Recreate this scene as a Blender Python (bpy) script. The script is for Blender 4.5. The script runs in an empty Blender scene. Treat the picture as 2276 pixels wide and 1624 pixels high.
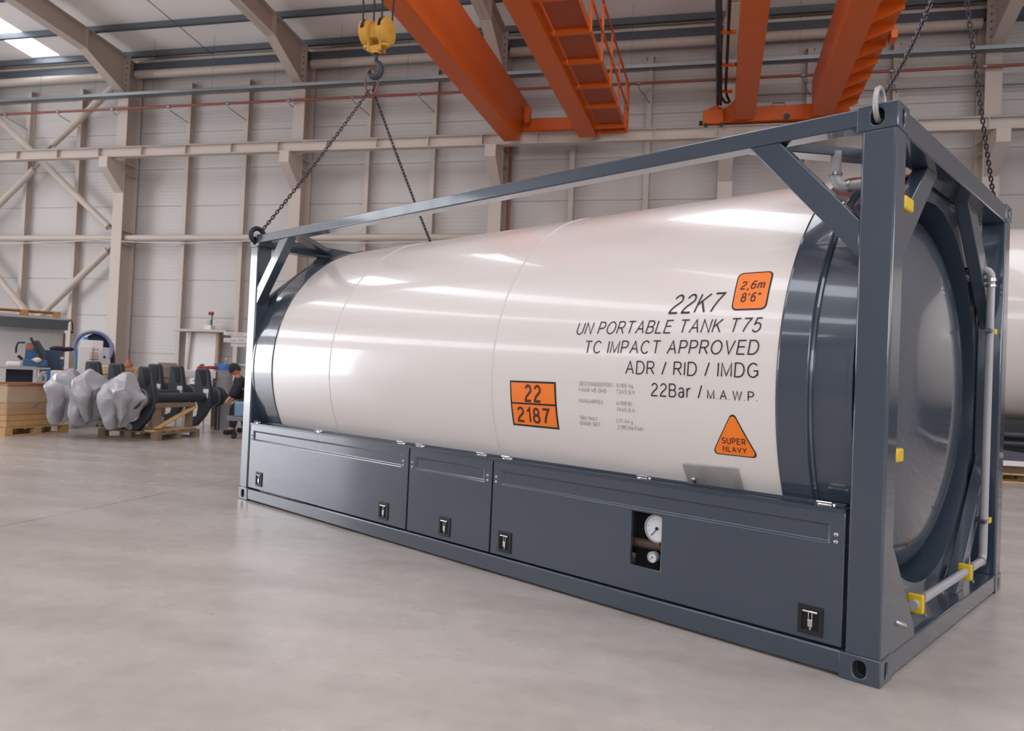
import bpy, bmesh, math, random
from mathutils import Vector, Matrix
from math import sin, cos, pi, radians, sqrt, atan2

random.seed(4)
SC = bpy.context.scene
COL = SC.collection

# ------------------------------------------------------------------ camera
PW, PH, FPX = 2276.0, 1624.0, 1655.5
AZ, PITCH, ROLL, CZ = radians(-13.2), 0.0184, 0.0424, 1.2808
_f = Vector((sin(AZ) * cos(PITCH), cos(AZ) * cos(PITCH), sin(PITCH)))
_r = _f.cross(Vector((0, 0, 1))).normalized()
_u = _r.cross(_f)
R_ = _r * cos(ROLL) + _u * sin(ROLL)
U_ = -_r * sin(ROLL) + _u * cos(ROLL)
cam_d = bpy.data.cameras.new('camera')
cam = bpy.data.objects.new('camera', cam_d)
COL.objects.link(cam)
cam.matrix_world = Matrix(((R_.x, U_.x, -_f.x, 0), (R_.y, U_.y, -_f.y, 0), (R_.z, U_.z, -_f.z, CZ), (0, 0, 0, 1)))
cam_d.sensor_width = 36.0
cam_d.lens = 36.0 * FPX / PW
cam_d.clip_end = 200
cam_d.dof.use_dof = True
cam_d.dof.focus_distance = 4.6
cam_d.dof.aperture_fstop = 2.8
SC.camera = cam

# ------------------------------------------------------------------ world, light, exposure
wd = bpy.data.worlds.new('world')
SC.world = wd
wd.use_nodes = True
bg = wd.node_tree.nodes['Background']
bg.inputs[0].default_value = (0.93, 0.96, 1.0, 1)
bg.inputs[1].default_value = 1.0
SC.view_settings.view_transform = 'Standard'
SC.view_settings.look = 'None'
SC.view_settings.exposure = 0.10
SC.view_settings.gamma = 1.0
SKY_STRENGTH = 5.5       # daylight behind the translucent roof panes
DOOR_STRENGTH = 8.0
WIN_STRENGTH = 6.0       # emission of unseen window bands, added to brighten ceiling and tank      # daylight through the open goods door in the left wall

# ------------------------------------------------------------------ materials
def lin(c):
    if isinstance(c, str):
        c = tuple(int(c[i:i + 2], 16) / 255 for i in (0, 2, 4))
    return tuple((v / 12.92 if v <= .04045 else ((v + .055) / 1.055) ** 2.4) for v in c)

MATS = {}
def mat(name, col, rough=.5, metal=0., var=.06, scale=6., bump=0., bscale=40., spec=.5, coat=0., alpha=1., trans=0.):
    m = bpy.data.materials.new(name)
    m.use_nodes = True
    nt = m.node_tree
    b = nt.nodes['Principled BSDF']
    c = lin(col)
    tc = nt.nodes.new('ShaderNodeTexCoord')
    nz = nt.nodes.new('ShaderNodeTexNoise')
    nz.inputs['Scale'].default_value = scale
    nz.inputs['Detail'].default_value = 4
    nt.links.new(tc.outputs['Object'], nz.inputs['Vector'])
    mx = nt.nodes.new('ShaderNodeMix')
    mx.data_type = 'RGBA'
    mx.inputs[6].default_value = (*[v * (1 - var) for v in c], 1)
    mx.inputs[7].default_value = (*[min(1, v * (1 + var)) for v in c], 1)
    nt.links.new(nz.outputs['Fac'], mx.inputs[0])
    nt.links.new(mx.outputs[2], b.inputs['Base Color'])
    b.inputs['Roughness'].default_value = rough
    b.inputs['Metallic'].default_value = metal
    b.inputs['Specular IOR Level'].default_value = spec
    b.inputs['Coat Weight'].default_value = coat
    b.inputs['Coat Roughness'].default_value = .06
    b.inputs['Alpha'].default_value = alpha
    b.inputs['Transmission Weight'].default_value = trans
    if bump:
        n2 = nt.nodes.new('ShaderNodeTexNoise')
        n2.inputs['Scale'].default_value = bscale
        n2.inputs['Detail'].default_value = 3
        nt.links.new(tc.outputs['Object'], n2.inputs['Vector'])
        bp = nt.nodes.new('ShaderNodeBump')
        bp.inputs['Strength'].default_value = bump
        bp.inputs['Distance'].default_value = .01
        nt.links.new(n2.outputs['Fac'], bp.inputs['Height'])
        nt.links.new(bp.outputs['Normal'], b.inputs['Normal'])
    MATS[name] = m
    return m

def emit(name, col, strength):
    m = bpy.data.materials.new(name)
    m.use_nodes = True
    nt = m.node_tree
    nt.nodes.remove(nt.nodes['Principled BSDF'])
    e = nt.nodes.new('ShaderNodeEmission')
    e.inputs[0].default_value = (*lin(col), 1)
    e.inputs[1].default_value = strength
    nt.links.new(e.outputs[0], nt.nodes['Material Output'].inputs[0])
    MATS[name] = m
    return m

slate = mat('slate_paint', '37414e', .24, var=.05, scale=3, bump=.03, bscale=60, coat=.85)
slate_dk = mat('slate_paint_shaded', '2f3a47', .30, var=.05, scale=3, bump=.03, bscale=60, coat=.3)  # darker copy of the slate paint, shade of inner surfaces put into its colour
white_tank = mat('white_gloss_paint', 'd7d0cc', .24, var=.012, scale=1.2, bump=.02, bscale=2.5, coat=.5)
weldm = mat('weld_line', 'c9c2bf', .35)
beige = mat('beige_steel_paint', 'beb1a7', .5, var=.04, scale=2)
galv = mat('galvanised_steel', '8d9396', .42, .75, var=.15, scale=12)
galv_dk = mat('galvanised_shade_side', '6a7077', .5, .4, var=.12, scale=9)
orange = mat('orange_crane_paint', 'cb5a12', .42, var=.07, scale=1.5, spec=.3, coat=.06)
orange_walk = mat('orange_chequer_plate', 'a54a28', .5, spec=.3, var=.12, scale=9, bump=.3, bscale=60)
yellow = mat('yellow_crane_paint', 'cf9d3e', .5, var=.1, scale=8)
yellow_clamp = mat('yellow_plastic', 'd6b51f', .4, var=.1, scale=30)
black = mat('black_paint', '17181c', .45, var=.2, scale=20)
black_in = mat('black_void', '08080a', .8)
rubber = mat('black_rubber', '1d1d20', .7, var=.2, scale=30)
chain_m = mat('dark_chain_steel', '4b474b', .32, .9, var=.3, scale=60)
steel = mat('bare_steel', 'a9a9ab', .28, .95, var=.2, scale=14)
steel_dull = mat('dull_steel_sheet', 'a3a19d', .45, .55, var=.3, scale=9, bump=.1, bscale=14)
chrome = mat('chrome', 'e2e2e4', .15, 1., var=.03)
rope_m = mat('greased_wire_rope', '39373a', .55, .5, var=.3, scale=80)
pipe_grey = mat('grey_pipe_paint', 'a19fa3', .33, var=.06, scale=10, coat=.2)
red_pipe = mat('red_pipe_paint', '8d4a40', .45, var=.08, scale=4)
sign_orange = mat('orange_reflective_film', 'ee7a20', .38, var=.03, scale=20)
ink = mat('black_print', '141012', .4, var=.05)
ink_brown = mat('dark_brown_print', '4a1a10', .45, var=.1)
ink_grey = mat('faded_grey_print', '8b8587', .5, var=.2, scale=40)
dial_m = mat('white_dial', 'd6d6da', .35, var=.03, scale=20)
brass = mat('brass_fitting', '7a6138', .4, .8, var=.2, scale=20)
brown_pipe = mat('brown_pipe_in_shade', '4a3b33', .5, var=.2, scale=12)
wood = mat('pale_pine', 'c39c6c', .65, var=.22, scale=7, bump=.15, bscale=22)
wood_dk = mat('grey_weathered_wood', '86725e', .75, var=.25, scale=8, bump=.2, bscale=22)
wood_red = mat('reddish_plank', '93623f', .65, var=.2, scale=8)
film = mat('grey_plastic_film', 'a9a9ae', .26, var=.10, scale=4, bump=.25, bscale=10, coat=.3)
wrap = mat('clear_stretch_wrap', 'cfb9a2', .22, var=.12, scale=6, bump=.5, bscale=12, alpha=.35)
charcoal = mat('charcoal_cast_steel', '363b44', .5, var=.15, scale=10, bump=.1, bscale=50)
sticker = mat('white_sticker', 'd9d6d2', .5, var=.05, scale=40)
paper = mat('white_paper', 'e6e2e2', .6, var=.03, scale=20)
blue_paint = mat('blue_machine_paint', '20567f', .45, var=.12, scale=6)
blue_gas = mat('turquoise_cylinder_paint', '1f7ba6', .4, var=.12, scale=5)
blue_cap = mat('bright_blue_plastic', '2f9bd9', .4)
lilac = mat('lilac_hose', '8f93bb', .45, var=.12, scale=10)
navy = mat('dark_blue_cloth', '1e2233', .8, var=.2, scale=14)
grey_box = mat('grey_machine_enamel', '9b9c9e', .5, var=.05, scale=6)
cream = mat('white_enamel', 'd9d4d2', .45, var=.04, scale=6)
red_plastic = mat('red_rubber_hose', 'a5332a', .5, var=.25, scale=12)
green_box = mat('pale_green_enamel', '9ab8a0', .5)
terracotta = mat('rusty_orange_plastic', 'a9664a', .6, var=.2, scale=10)
skin_m = mat('skin', 'b98262', .55, var=.05)
jacket_m = mat('dark_work_jacket', '23242b', .85, var=.2, scale=14)
shirt_m = mat('orange_red_collar', 'b3442c', .8)
trouser_m = mat('dark_work_trousers', '2a2d36', .85, var=.15, scale=12)
hair_m = mat('dark_knit_cap', '2a2a29', .9, var=.2, scale=60)
grey_sheet = mat('grey_plastic_sheet', '8d8b8e', .4, var=.12, scale=6, bump=.2, bscale=9)
glass = mat('bottle_plastic', 'c8d6df', .08, trans=.85)
sky_pane = emit('daylit_roof_pane', 'f6f9ff', SKY_STRENGTH)
win_light = emit('added_window_glow', 'f6f8ff', WIN_STRENGTH)
door_light = emit('daylit_door_curtain', 'f4f8ff', DOOR_STRENGTH)

# ------------------------------------------------------------------ mesh builder
def frame_from(d, up=(0, 0, 1)):
    d = Vector(d).normalized()
    up = Vector(up)
    if abs(d.dot(up)) > .98:
        up = Vector((1, 0, 0))
    x = d.cross(up).normalized()
    y = x.cross(d).normalized()
    return x, y, d

class MB:
    def __init__(s):
        s.bm = bmesh.new()
    def face(s, vs, mi=0):
        try:
            f = s.bm.faces.new(vs)
            f.material_index = mi
            return f
        except ValueError:
            return None
    def v(s, p):
        return s.bm.verts.new(p)
    def box(s, x0, x1, y0, y1, z0, z1, mi=0):
        if x0 > x1: x0, x1 = x1, x0
        if y0 > y1: y0, y1 = y1, y0
        if z0 > z1: z0, z1 = z1, z0
        V = [s.v((x, y, z)) for z in (z0, z1) for y in (y0, y1) for x in (x0, x1)]
        for q in ((0, 2, 3, 1), (4, 5, 7, 6), (0, 1, 5, 4), (2, 6, 7, 3), (0, 4, 6, 2), (1, 3, 7, 5)):
            s.face([V[i] for i in q], mi)
        return s
    def bar(s, p, q, w, h, up=(0, 0, 1), mi=0):
        p, q = Vector(p), Vector(q)
        x, y, d = frame_from(q - p, up)
        A = [p + x * a * w / 2 + y * b * h / 2 for a, b in ((-1, -1), (1, -1), (1, 1), (-1, 1))]
        B = [a + (q - p) for a in A]
        VA, VB = [s.v(a) for a in A], [s.v(b) for b in B]
        s.face(VA, mi); s.face(VB[::-1], mi)
        for i in range(4):
            j = (i + 1) % 4
            s.face([VA[j], VA[i], VB[i], VB[j]], mi)
        return s
    def cyl(s, p, q, r, r2=None, n=16, caps=True, mi=0):
        p, q = Vector(p), Vector(q)
        r2 = r if r2 is None else r2
        x, y, d = frame_from(q - p)
        A = [s.v(p + (x * cos(2 * pi * i / n) + y * sin(2 * pi * i / n)) * r) for i in range(n)]
        B = [s.v(q + (x * cos(2 * pi * i / n) + y * sin(2 * pi * i / n)) * r2) for i in range(n)]
        for i in range(n):
            j = (i + 1) % n
            s.face([A[i], A[j], B[j], B[i]], mi)
        if caps:
            s.face(A[::-1], mi); s.face(B, mi)
        return s
    def tube(s, pts, r, n=10, closed=False, mi=0, taper=None):
        P = [Vector(p) for p in pts]
        m = len(P)
        T = []
        for i in range(m):
            a = P[(i - 1) % m] if (closed or i > 0) else P[i]
            b = P[(i + 1) % m] if (closed or i < m - 1) else P[i]
            T.append((b - a).normalized())
        x, y, _ = frame_from(T[0])
        rings = []
        for i in range(m):
            if i:
                ax = T[i - 1].cross(T[i])
                if ax.length > 1e-6:
                    M = Matrix.Rotation(T[i - 1].angle(T[i]), 3, ax.normalized())
                    x, y = M @ x, M @ y
            rr = r if taper is None else r * taper(i / (m - 1))
            rings.append([s.v(P[i] + (x * cos(2 * pi * k / n) + y * sin(2 * pi * k / n)) * rr) for k in range(n)])
        for i in range(m if closed else m - 1):
            a, b = rings[i], rings[(i + 1) % m]
            off = 0
            if closed and i == m - 1:
                off = min(range(n), key=lambda o: sum((a[k].co - b[(k + o) % n].co).length for k in range(n)))
            for k in range(n):
                l = (k + 1) % n
                s.face([a[k], a[l], b[(l + off) % n], b[(k + off) % n]], mi)
        if not closed:
            s.face(rings[0][::-1], mi); s.face(rings[-1], mi)
        return s
    def lathe(s, prof, o=(0, 0, 0), axis=(1, 0, 0), n=64, mi=0, cap0=False, cap1=False):
        """prof: list of (radius, height along axis)"""
        o = Vector(o)
        x, y, d = frame_from(axis)
        rings = []
        for r, h in prof:
            if r < 1e-5:
                rings.append([s.v(o + d * h)])
            else:
                rings.append([s.v(o + d * h + (x * cos(2 * pi * i / n) + y * sin(2 * pi * i / n)) * r) for i in range(n)])
        for a, b in zip(rings, rings[1:]):
            for i in range(n):
                j = (i + 1) % n
                if len(a) == 1 and len(b) == 1: continue
                if len(a) == 1: s.face([a[0], b[j], b[i]], mi)
                elif len(b) == 1: s.face([a[i], a[j], b[0]], mi)
                else: s.face([a[i], a[j], b[j], b[i]], mi)
        if cap0 and len(rings[0]) > 1: s.face(rings[0][::-1], mi)
        if cap1 and len(rings[-1]) > 1: s.face(rings[-1], mi)
        return s
    def prism(s, pts, ax, a0, a1, mi=0):
        """extrude a polygon; ax = axis index of extrusion, pts in the two other axes (in xyz order)"""
        def P(q, a):
            c = list(q); c.insert(ax, a); return c
        A = [s.v(P(q, a0)) for q in pts]
        B = [s.v(P(q, a1)) for q in pts]
        s.face(A, mi); s.face(B[::-1], mi)
        m = len(pts)
        for i in range(m):
            j = (i + 1) % m
            s.face([A[j], A[i], B[i], B[j]], mi)
        return s
    def ball(s, c, r, sc=(1, 1, 1), u=16, v=10, mi=0):
        M = Matrix.Translation(c) @ Matrix.Diagonal((r * sc[0], r * sc[1], r * sc[2], 1))
        res = bmesh.ops.create_uvsphere(s.bm, u_segments=u, v_segments=v, radius=1, matrix=M)
        for vv in res['verts']:
            for f in vv.link_faces: f.material_index = mi
        return s
    def holed(s, c, ex, ey, en, w, h, hw, hh, t, mi=0, n=40, hr=None):
        """plate w x h, thickness t along en, with an oblong hole hw x hh through it"""
        c, ex, ey, en = Vector(c), Vector(ex), Vector(ey), Vector(en)
        rad = min(hw, hh) / 2 if hr is None else hr
        def inner(a):
            dx, dy = cos(a), sin(a)
            bx, by = hw / 2 - rad, hh / 2 - rad
            lo, hi = 0., max(hw, hh)
            for _ in range(30):
                m = (lo + hi) / 2
                qx, qy = max(abs(dx * m) - bx, 0), max(abs(dy * m) - by, 0)
                if sqrt(qx * qx + qy * qy) < rad: lo = m
                else: hi = m
            return dx * lo, dy * lo
        angs = [2 * pi * i / n for i in range(n)] + [atan2(a * h, b * w) % (2 * pi) for a in (-1, 1) for b in (-1, 1)]
        angs = sorted(set(round(a, 5) for a in angs))
        def outer(a):
            dx, dy = cos(a), sin(a)
            k = min(w / 2 / abs(dx) if abs(dx) > 1e-6 else 1e9, h / 2 / abs(dy) if abs(dy) > 1e-6 else 1e9)
            return dx * k, dy * k
        L = []
        for fn in (outer, inner):
            for z in (0, -t):
                L.append([s.v(c + ex * fn(a)[0] + ey * fn(a)[1] + en * z) for a in angs])
        of, ob, nf, nb = L
        m = len(angs)
        for i in range(m):
            j = (i + 1) % m
            s.face([of[i], of[j], nf[j], nf[i]], mi)
            s.face([ob[j], ob[i], nb[i], nb[j]], mi)
            s.face([of[j], of[i], ob[i], ob[j]], mi)
            s.face([nf[i], nf[j], nb[j], nb[i]], mi)
        return s
    def build(s, name, mats, parent=None, bevel=0., seg=2, smooth=True, ang=35., at=None, sub=0):
        bm = s.bm
        bmesh.ops.recalc_face_normals(bm, faces=bm.faces[:])
        if at is not None:
            bmesh.ops.translate(bm, verts=bm.verts[:], vec=-Vector(at))
        if smooth:
            lim = radians(ang)
            for f in bm.faces: f.smooth = True
            for e in bm.edges:
                if len(e.link_faces) != 2 or e.calc_face_angle(0) > lim:
                    e.smooth = False
        me = bpy.data.meshes.new(name)
        bm.to_mesh(me)
        bm.free()
        for m in (mats if isinstance(mats, (list, tuple)) else [mats]):
            me.materials.append(m)
        o = bpy.data.objects.new(name, me)
        COL.objects.link(o)
        if at is not None: o.location = at
        if parent is not None: o.parent = parent
        if bevel:
            b = o.modifiers.new('bevel', 'BEVEL')
            b.width = bevel; b.segments = seg; b.limit_method = 'ANGLE'; b.angle_limit = radians(40)
            b.harden_normals = False
        if sub:
            q = o.modifiers.new('sub', 'SUBSURF'); q.levels = sub; q.render_levels = sub
        return o

def tag(o, label, cat, group=None, kind=None):
    o['label'] = label
    if cat: o['category'] = cat
    if group: o['group'] = group
    if kind: o['kind'] = kind
    return o
def struct(o):
    o['kind'] = 'structure'
    return o
def thing(name, label, cat, loc=(0, 0, 0), rz=0., group=None):
    o = bpy.data.objects.new(name, None)
    COL.objects.link(o)
    o.location = loc; o.rotation_euler = (0, 0, rz)
    o.empty_display_size = .1
    return tag(o, label, cat, group)
def dup(root, loc, rz, label, group=None):
    r = root.copy(); COL.objects.link(r)
    r.location = loc; r.rotation_euler = (0, 0, rz); r['label'] = label
    if group: r['group'] = group
    for ch in list(root.children):
        c = ch.copy(); COL.objects.link(c); c.parent = r
        for g in list(ch.children):
            d = g.copy(); COL.objects.link(d); d.parent = c
    return r

# a point seen at (px,py) of the photograph, d metres ahead of the camera
def pt(px, py, d):
    return Vector((0, 0, CZ)) + (_f + R_ * ((px - PW / 2) / FPX) - U_ * ((py - PH / 2) / FPX)) * d
class Fr:
    """local frame of a thing standing on the floor, d metres ahead at column px, turned to face the open floor: x right, y away, z up"""
    def __init__(s, px, d):
        g = pt(px, 850, d); s.o = Vector((g.x, g.y, 0)); s.rz = -atan2(g.x, g.y)
        s.M = Matrix.Rotation(-s.rz, 3, 'Z')
    def p(s, px, py, dd=0):
        c = Vector((0, 0, CZ))
        q0, d = s.M @ (c - s.o), s.M @ (pt(px, py, 1.0) - c)
        return q0 + d * ((dd - q0.y) / d.y)
    def x(s, px, py=850, dd=0): return s.p(px, py, dd).x
    def z(s, px, py, dd=0): return s.p(px, py, dd).z

def pz(px, py, Z):
    d = pt(px, py, 1.0) - Vector((0, 0, CZ))
    return Vector((0, 0, CZ)) + d * ((Z - CZ) / d.z)
def py_(px, py, Y):
    d = pt(px, py, 1.0) - Vector((0, 0, CZ))
    return Vector((0, 0, CZ)) + d * (Y / d.y)

# ================================================================== THE BUILDING SHELL
WY = 20.1
# floor: power-floated concrete with saw-cut joints on the column grid
fm = bpy.data.materials.new('power_floated_concrete'); fm.use_nodes = True
nt = fm.node_tree; b = nt.nodes['Principled BSDF']
geo = nt.nodes.new('ShaderNodeNewGeometry')
n1 = nt.nodes.new('ShaderNodeTexNoise'); n1.inputs['Scale'].default_value = 1.2; n1.inputs['Detail'].default_value = 9
mp = nt.nodes.new('ShaderNodeMapping'); mp.inputs['Scale'].default_value = (.6, 1.7, 1); mp.inputs['Rotation'].default_value = (0, 0, radians(14))
nt.links.new(geo.outputs['Position'], mp.inputs['Vector']); nt.links.new(mp.outputs[0], n1.inputs['Vector'])
n2 = nt.nodes.new('ShaderNodeTexNoise'); n2.inputs['Scale'].default_value = 7; n2.inputs['Detail'].default_value = 8
nt.links.new(geo.outputs['Position'], n2.inputs['Vector'])
ad = nt.nodes.new('ShaderNodeMath'); ad.operation = 'MULTIPLY_ADD'; ad.inputs[1].default_value = .45
nt.links.new(n2.outputs['Fac'], ad.inputs[0]); nt.links.new(n1.outputs['Fac'], ad.inputs[2])
cr = nt.nodes.new('ShaderNodeValToRGB')
cr.color_ramp.elements[0].position = .40; cr.color_ramp.elements[0].color = (*lin('978f89'), 1)
cr.color_ramp.elements[1].position = 1.0; cr.color_ramp.elements[1].color = (*lin('b5ada7'), 1)
nt.links.new(ad.outputs[0], cr.inputs[0])
sx = nt.nodes.new('ShaderNodeSeparateXYZ'); nt.links.new(geo.outputs['Position'], sx.inputs[0])
def joint(out, off, period):
    a = nt.nodes.new('ShaderNodeMath'); a.operation = 'SUBTRACT'; a.inputs[1].default_value = off; nt.links.new(out, a.inputs[0])
    w = nt.nodes.new('ShaderNodeMath'); w.operation = 'PINGPONG'; w.inputs[1].default_value = period / 2; nt.links.new(a.outputs[0], w.inputs[0])
    l = nt.nodes.new('ShaderNodeMath'); l.operation = 'LESS_THAN'; l.inputs[1].default_value = .007; nt.links.new(w.outputs[0], l.inputs[0])
    return l.outputs[0]
jm = nt.nodes.new('ShaderNodeMath'); jm.operation = 'MAXIMUM'
nt.links.new(joint(sx.outputs[0], -5.02, 24.0), jm.inputs[0]); nt.links.new(joint(sx.outputs[1], 12.55, 12.0), jm.inputs[1])
mx = nt.nodes.new('ShaderNodeMix'); mx.data_type = 'RGBA'; mx.inputs[7].default_value = (*lin('6f665f'), 1)
nt.links.new(jm.outputs[0], mx.inputs[0]); nt.links.new(cr.outputs[0], mx.inputs[6]); nt.links.new(mx.outputs[2], b.inputs['Base Color'])
rr = nt.nodes.new('ShaderNodeMapRange'); rr.inputs[3].default_value = .23; rr.inputs[4].default_value = .31
nt.links.new(n1.outputs['Fac'], rr.inputs[0]); nt.links.new(rr.outputs[0], b.inputs['Roughness'])
bp = nt.nodes.new('ShaderNodeBump'); bp.inputs['Strength'].default_value = .05; bp.inputs['Distance'].default_value = .02
nt.links.new(n2.outputs['Fac'], bp.inputs['Height']); nt.links.new(bp.outputs[0], b.inputs['Normal'])
struct(MB().box(-27.6, 14, -14, WY + .3, -.3, 0).build('floor', fm, smooth=False))

# sandwich-panel cladding with fine micro-ribs
def cladding(name, col):
    m = bpy.data.materials.new(name); m.use_nodes = True
    nt = m.node_tree; b = nt.nodes['Principled BSDF']
    g = nt.nodes.new('ShaderNodeNewGeometry')
    w = nt.nodes.new('ShaderNodeTexWave'); w.wave_type = 'BANDS'; w.bands_direction = 'Z'
    w.inputs['Scale'].default_value = 2.9; w.inputs['Distortion'].default_value = 0
    nt.links.new(g.outputs['Position'], w.inputs['Vector'])
    bp = nt.nodes.new('ShaderNodeBump'); bp.inputs['Strength'].default_value = .22; bp.inputs['Distance'].default_value = .012
    nt.links.new(w.outputs['Fac'], bp.inputs['Height']); nt.links.new(bp.outputs[0], b.inputs['Normal'])
    nz = nt.nodes.new('ShaderNodeTexNoise'); nz.inputs['Scale'].default_value = .8
    nt.links.new(g.outputs['Position'], nz.inputs['Vector'])
    mx = nt.nodes.new('ShaderNodeMix'); mx.data_type = 'RGBA'
    c = lin(col); mx.inputs[6].default_value = (*[v * .96 for v in c], 1); mx.inputs[7].default_value = (*c, 1)
    nt.links.new(nz.outputs['Fac'], mx.inputs[0]); nt.links.new(mx.outputs[2], b.inputs['Base Color'])
    b.inputs['Roughness'].default_value = .42
    return m
clad = cladding('white_sandwich_panel', 'c1bbb7')
clad_gap = mat('panel_joint', '7d7674', .8)
JZ = [0, .45] + [1.61 + 1.155 * k for k in range(8)] + [11.3]
m = MB()
for a, c in zip(JZ, JZ[1:]):
    m.box(-27.4, 14, WY, WY + .12, a + .006, c - .006)
m.box(-27.4, 14, WY + .02, WY + .2, 0, 11.3, 1)
struct(m.build('wall_back', [clad, clad_gap], smooth=False))
m = MB()
DY0, DY1, DZ = 3.9, 11.6, 5.7
for a, c in zip(JZ, JZ[1:]):
    for y0, y1 in ((-14, DY0), (DY1, WY)):
        m.box(-27.4, -27.28, y0, y1, a + .006, c - .006)
    if c > DZ:
        m.box(-27.4, -27.28, DY0, DY1, max(a + .006, DZ), c - .006)
for y0, y1, z0 in ((-14, DY0, 0), (DY1, WY, 0), (DY0, DY1, DZ)):
    m.box(-27.5, -27.3, y0, y1, z0, 12.5, 1)
m.box(-27.4, -27.28, -14, WY, 11.2, 13.4)
struct(m.build('wall_left', [clad, clad_gap], smooth=False))
struct(MB().box(-27.42, -27.36, DY0, DY1, 0, DZ).build('door_1', door_light, smooth=False))

m = MB()
for a, c in zip(JZ, JZ[1:]):
    m.box(13.9, 14, -14, WY, a + .006, c - .006)
m.box(13.95, 14.1, -14, WY, 0, 13.4, 1)
struct(m.build('wall_right', [clad, clad_gap], smooth=False))

m = MB()
for a, c in zip(JZ, JZ[1:]):
    m.box(-27.4, 14, -14, -13.88, a + .006, c - .006)
m.box(-27.4, 14, -14.1, -13.92, 0, 13.6, 1)
struct(m.build('wall_front', [clad, clad_gap], smooth=False))

struct(MB().box(-7, 11, -13.87, -13.83, 3.6, 6.6).build('window_8', win_light, smooth=False))  # unseen band, added to light the ceiling and give the tank highlights
struct(MB().box(13.83, 13.87, -9, 3.5, 3.6, 6.6).build('window_9', win_light, smooth=False))  # unseen band, added for upward light and a reflection on the domed end
m = MB()
for x in range(-7, 12, 2): m.box(x - .04, x + .04, -13.88, -13.78, 3.55, 6.65)
m.box(-7.05, 11.05, -13.88, -13.78, 3.5, 3.6); m.box(-7.05, 11.05, -13.88, -13.78, 6.6, 6.7); m.box(-7, 11, -13.88, -13.8, 5.07, 5.13)
struct(m.build('trim_4', beige, smooth=False))
m = MB()
for y in range(-9, 4, 2): m.box(13.78, 13.88, y - .04, y + .04, 3.55, 6.65)
m.box(13.78, 13.88, -9.05, 3.55, 3.5, 3.6); m.box(13.78, 13.88, -9.05, 3.55, 6.6, 6.7); m.box(13.8, 13.88, -9, 3.5, 5.07, 5.13)
struct(m.build('trim_5', beige, smooth=False))

struct(MB().box(-27.27, -27.23, -9, 16, 7.5, 8.9).build('window_10', win_light, smooth=False))  # unseen high band, added to lift the ceiling and streak the tank
m = MB()
for y in range(-9, 17): m.box(-27.28, -27.16, y - .04, y + .04, 7.45, 8.95)
m.box(-27.28, -27.16, -9.05, 16.05, 7.4, 7.5); m.box(-27.28, -27.16, -9.05, 16.05, 8.9, 9.0)
struct(m.build('trim_6', beige, smooth=False))

# roof: pale lining sheets with translucent strips, most of them added for light
SL = .075
def rz_(y): return 10.93 + SL * (WY - y)
def roof_slab(m, x0, x1, y0, y1, dz=0., t=.1, mi=0):
    m.prism([(y0, rz_(y0) + dz), (y1, rz_(y1) + dz), (y1, rz_(y1) + dz + t), (y0, rz_(y0) + dz + t)], 0, x0, x1, mi)
lining = mat('pale_roof_lining', 'f6f1ee', .6, var=.03, scale=.6)
STR = [(-20.85, -19.80, -12, 19.55)] + [(c - .75, c + .75, -12, 13.0) for c in (-14.2, -8.2, -2.2, 3.8, 9.8)]  # only the first strip is in view; the others are added to light the hall
m = MB(); x = -27.4
for x0, x1, y0, y1 in STR:
    roof_slab(m, x, x0, -14, WY + .2)
    roof_slab(m, x0, x1, -14, y0); roof_slab(m, x0, x1, y1, WY + .2)
    x = x1
roof_slab(m, x, 14, -14, WY + .2)
struct(m.build('ceiling', lining, smooth=False))
for i, (x0, x1, y0, y1) in enumerate(STR):
    m = MB(); roof_slab(m, x0, x1, y0, y1, .02, .04)
    struct(m.build('window_%d' % (i + 1), sky_pane, smooth=False))
# eaves trims
foil = mat('foil_faced_insulation', 'e9e0d2', .4, .0, var=.12, scale=3)
struct(MB().box(-27.3, 14, 19.9, WY, 10.66, 10.80).build('trim_1', foil, smooth=False))
struct(MB().box(-27.3, 14, 19.78, WY, 10.44, 10.66).build('trim_2', mat('dark_eaves_gutter', '5b626c', .5, .3), smooth=False))

# ------------------------------------------------------------------ columns
CX = [-23.23, -17.23, -11.23, -5.23, .77, 6.77]
CL = ['beige steel column at the far left end of the cross-braced bay',
      'beige steel column with crane bracket at the right end of the cross-braced bay',
      'beige steel column with crane bracket, just left of the yellow hook block',
      'beige steel column with crane bracket beside the thin red upright pipe',
      'beige steel column behind the two girders of the right-hand orange crane',
      'beige steel column at the right edge of the photo behind the far right lifting chain']
for cx, lab in zip(CX, CL):
    c = thing('steel_column', lab, 'column', (cx, 19.72, 0), 0, 'beige columns along the back wall')
    m = MB()
    m.box(-.18, .18, -.29, -.265, .02, 10.72); m.box(-.18, .18, .265, .29, .02, 10.72); m.box(-.012, .012, -.27, .27, .02, 10.72)
    for z in (4.95, 5.35, 7.1, 7.42):
        m.box(-.175, .175, -.27, .27, z - .012, z + .012)
    m.build('shaft', beige, c, smooth=False)
    MB().box(-.25, .25, -.36, .36, 0, .03).build('base_plate', beige, c, smooth=False)
    m = MB()
    m.prism([(-.97, 7.11), (-.97, 7.43), (-.29, 7.43), (-.29, 6.5)], 0, -.15, .15)
    m.build('crane_bracket', beige, c, smooth=False, bevel=.008)
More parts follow.
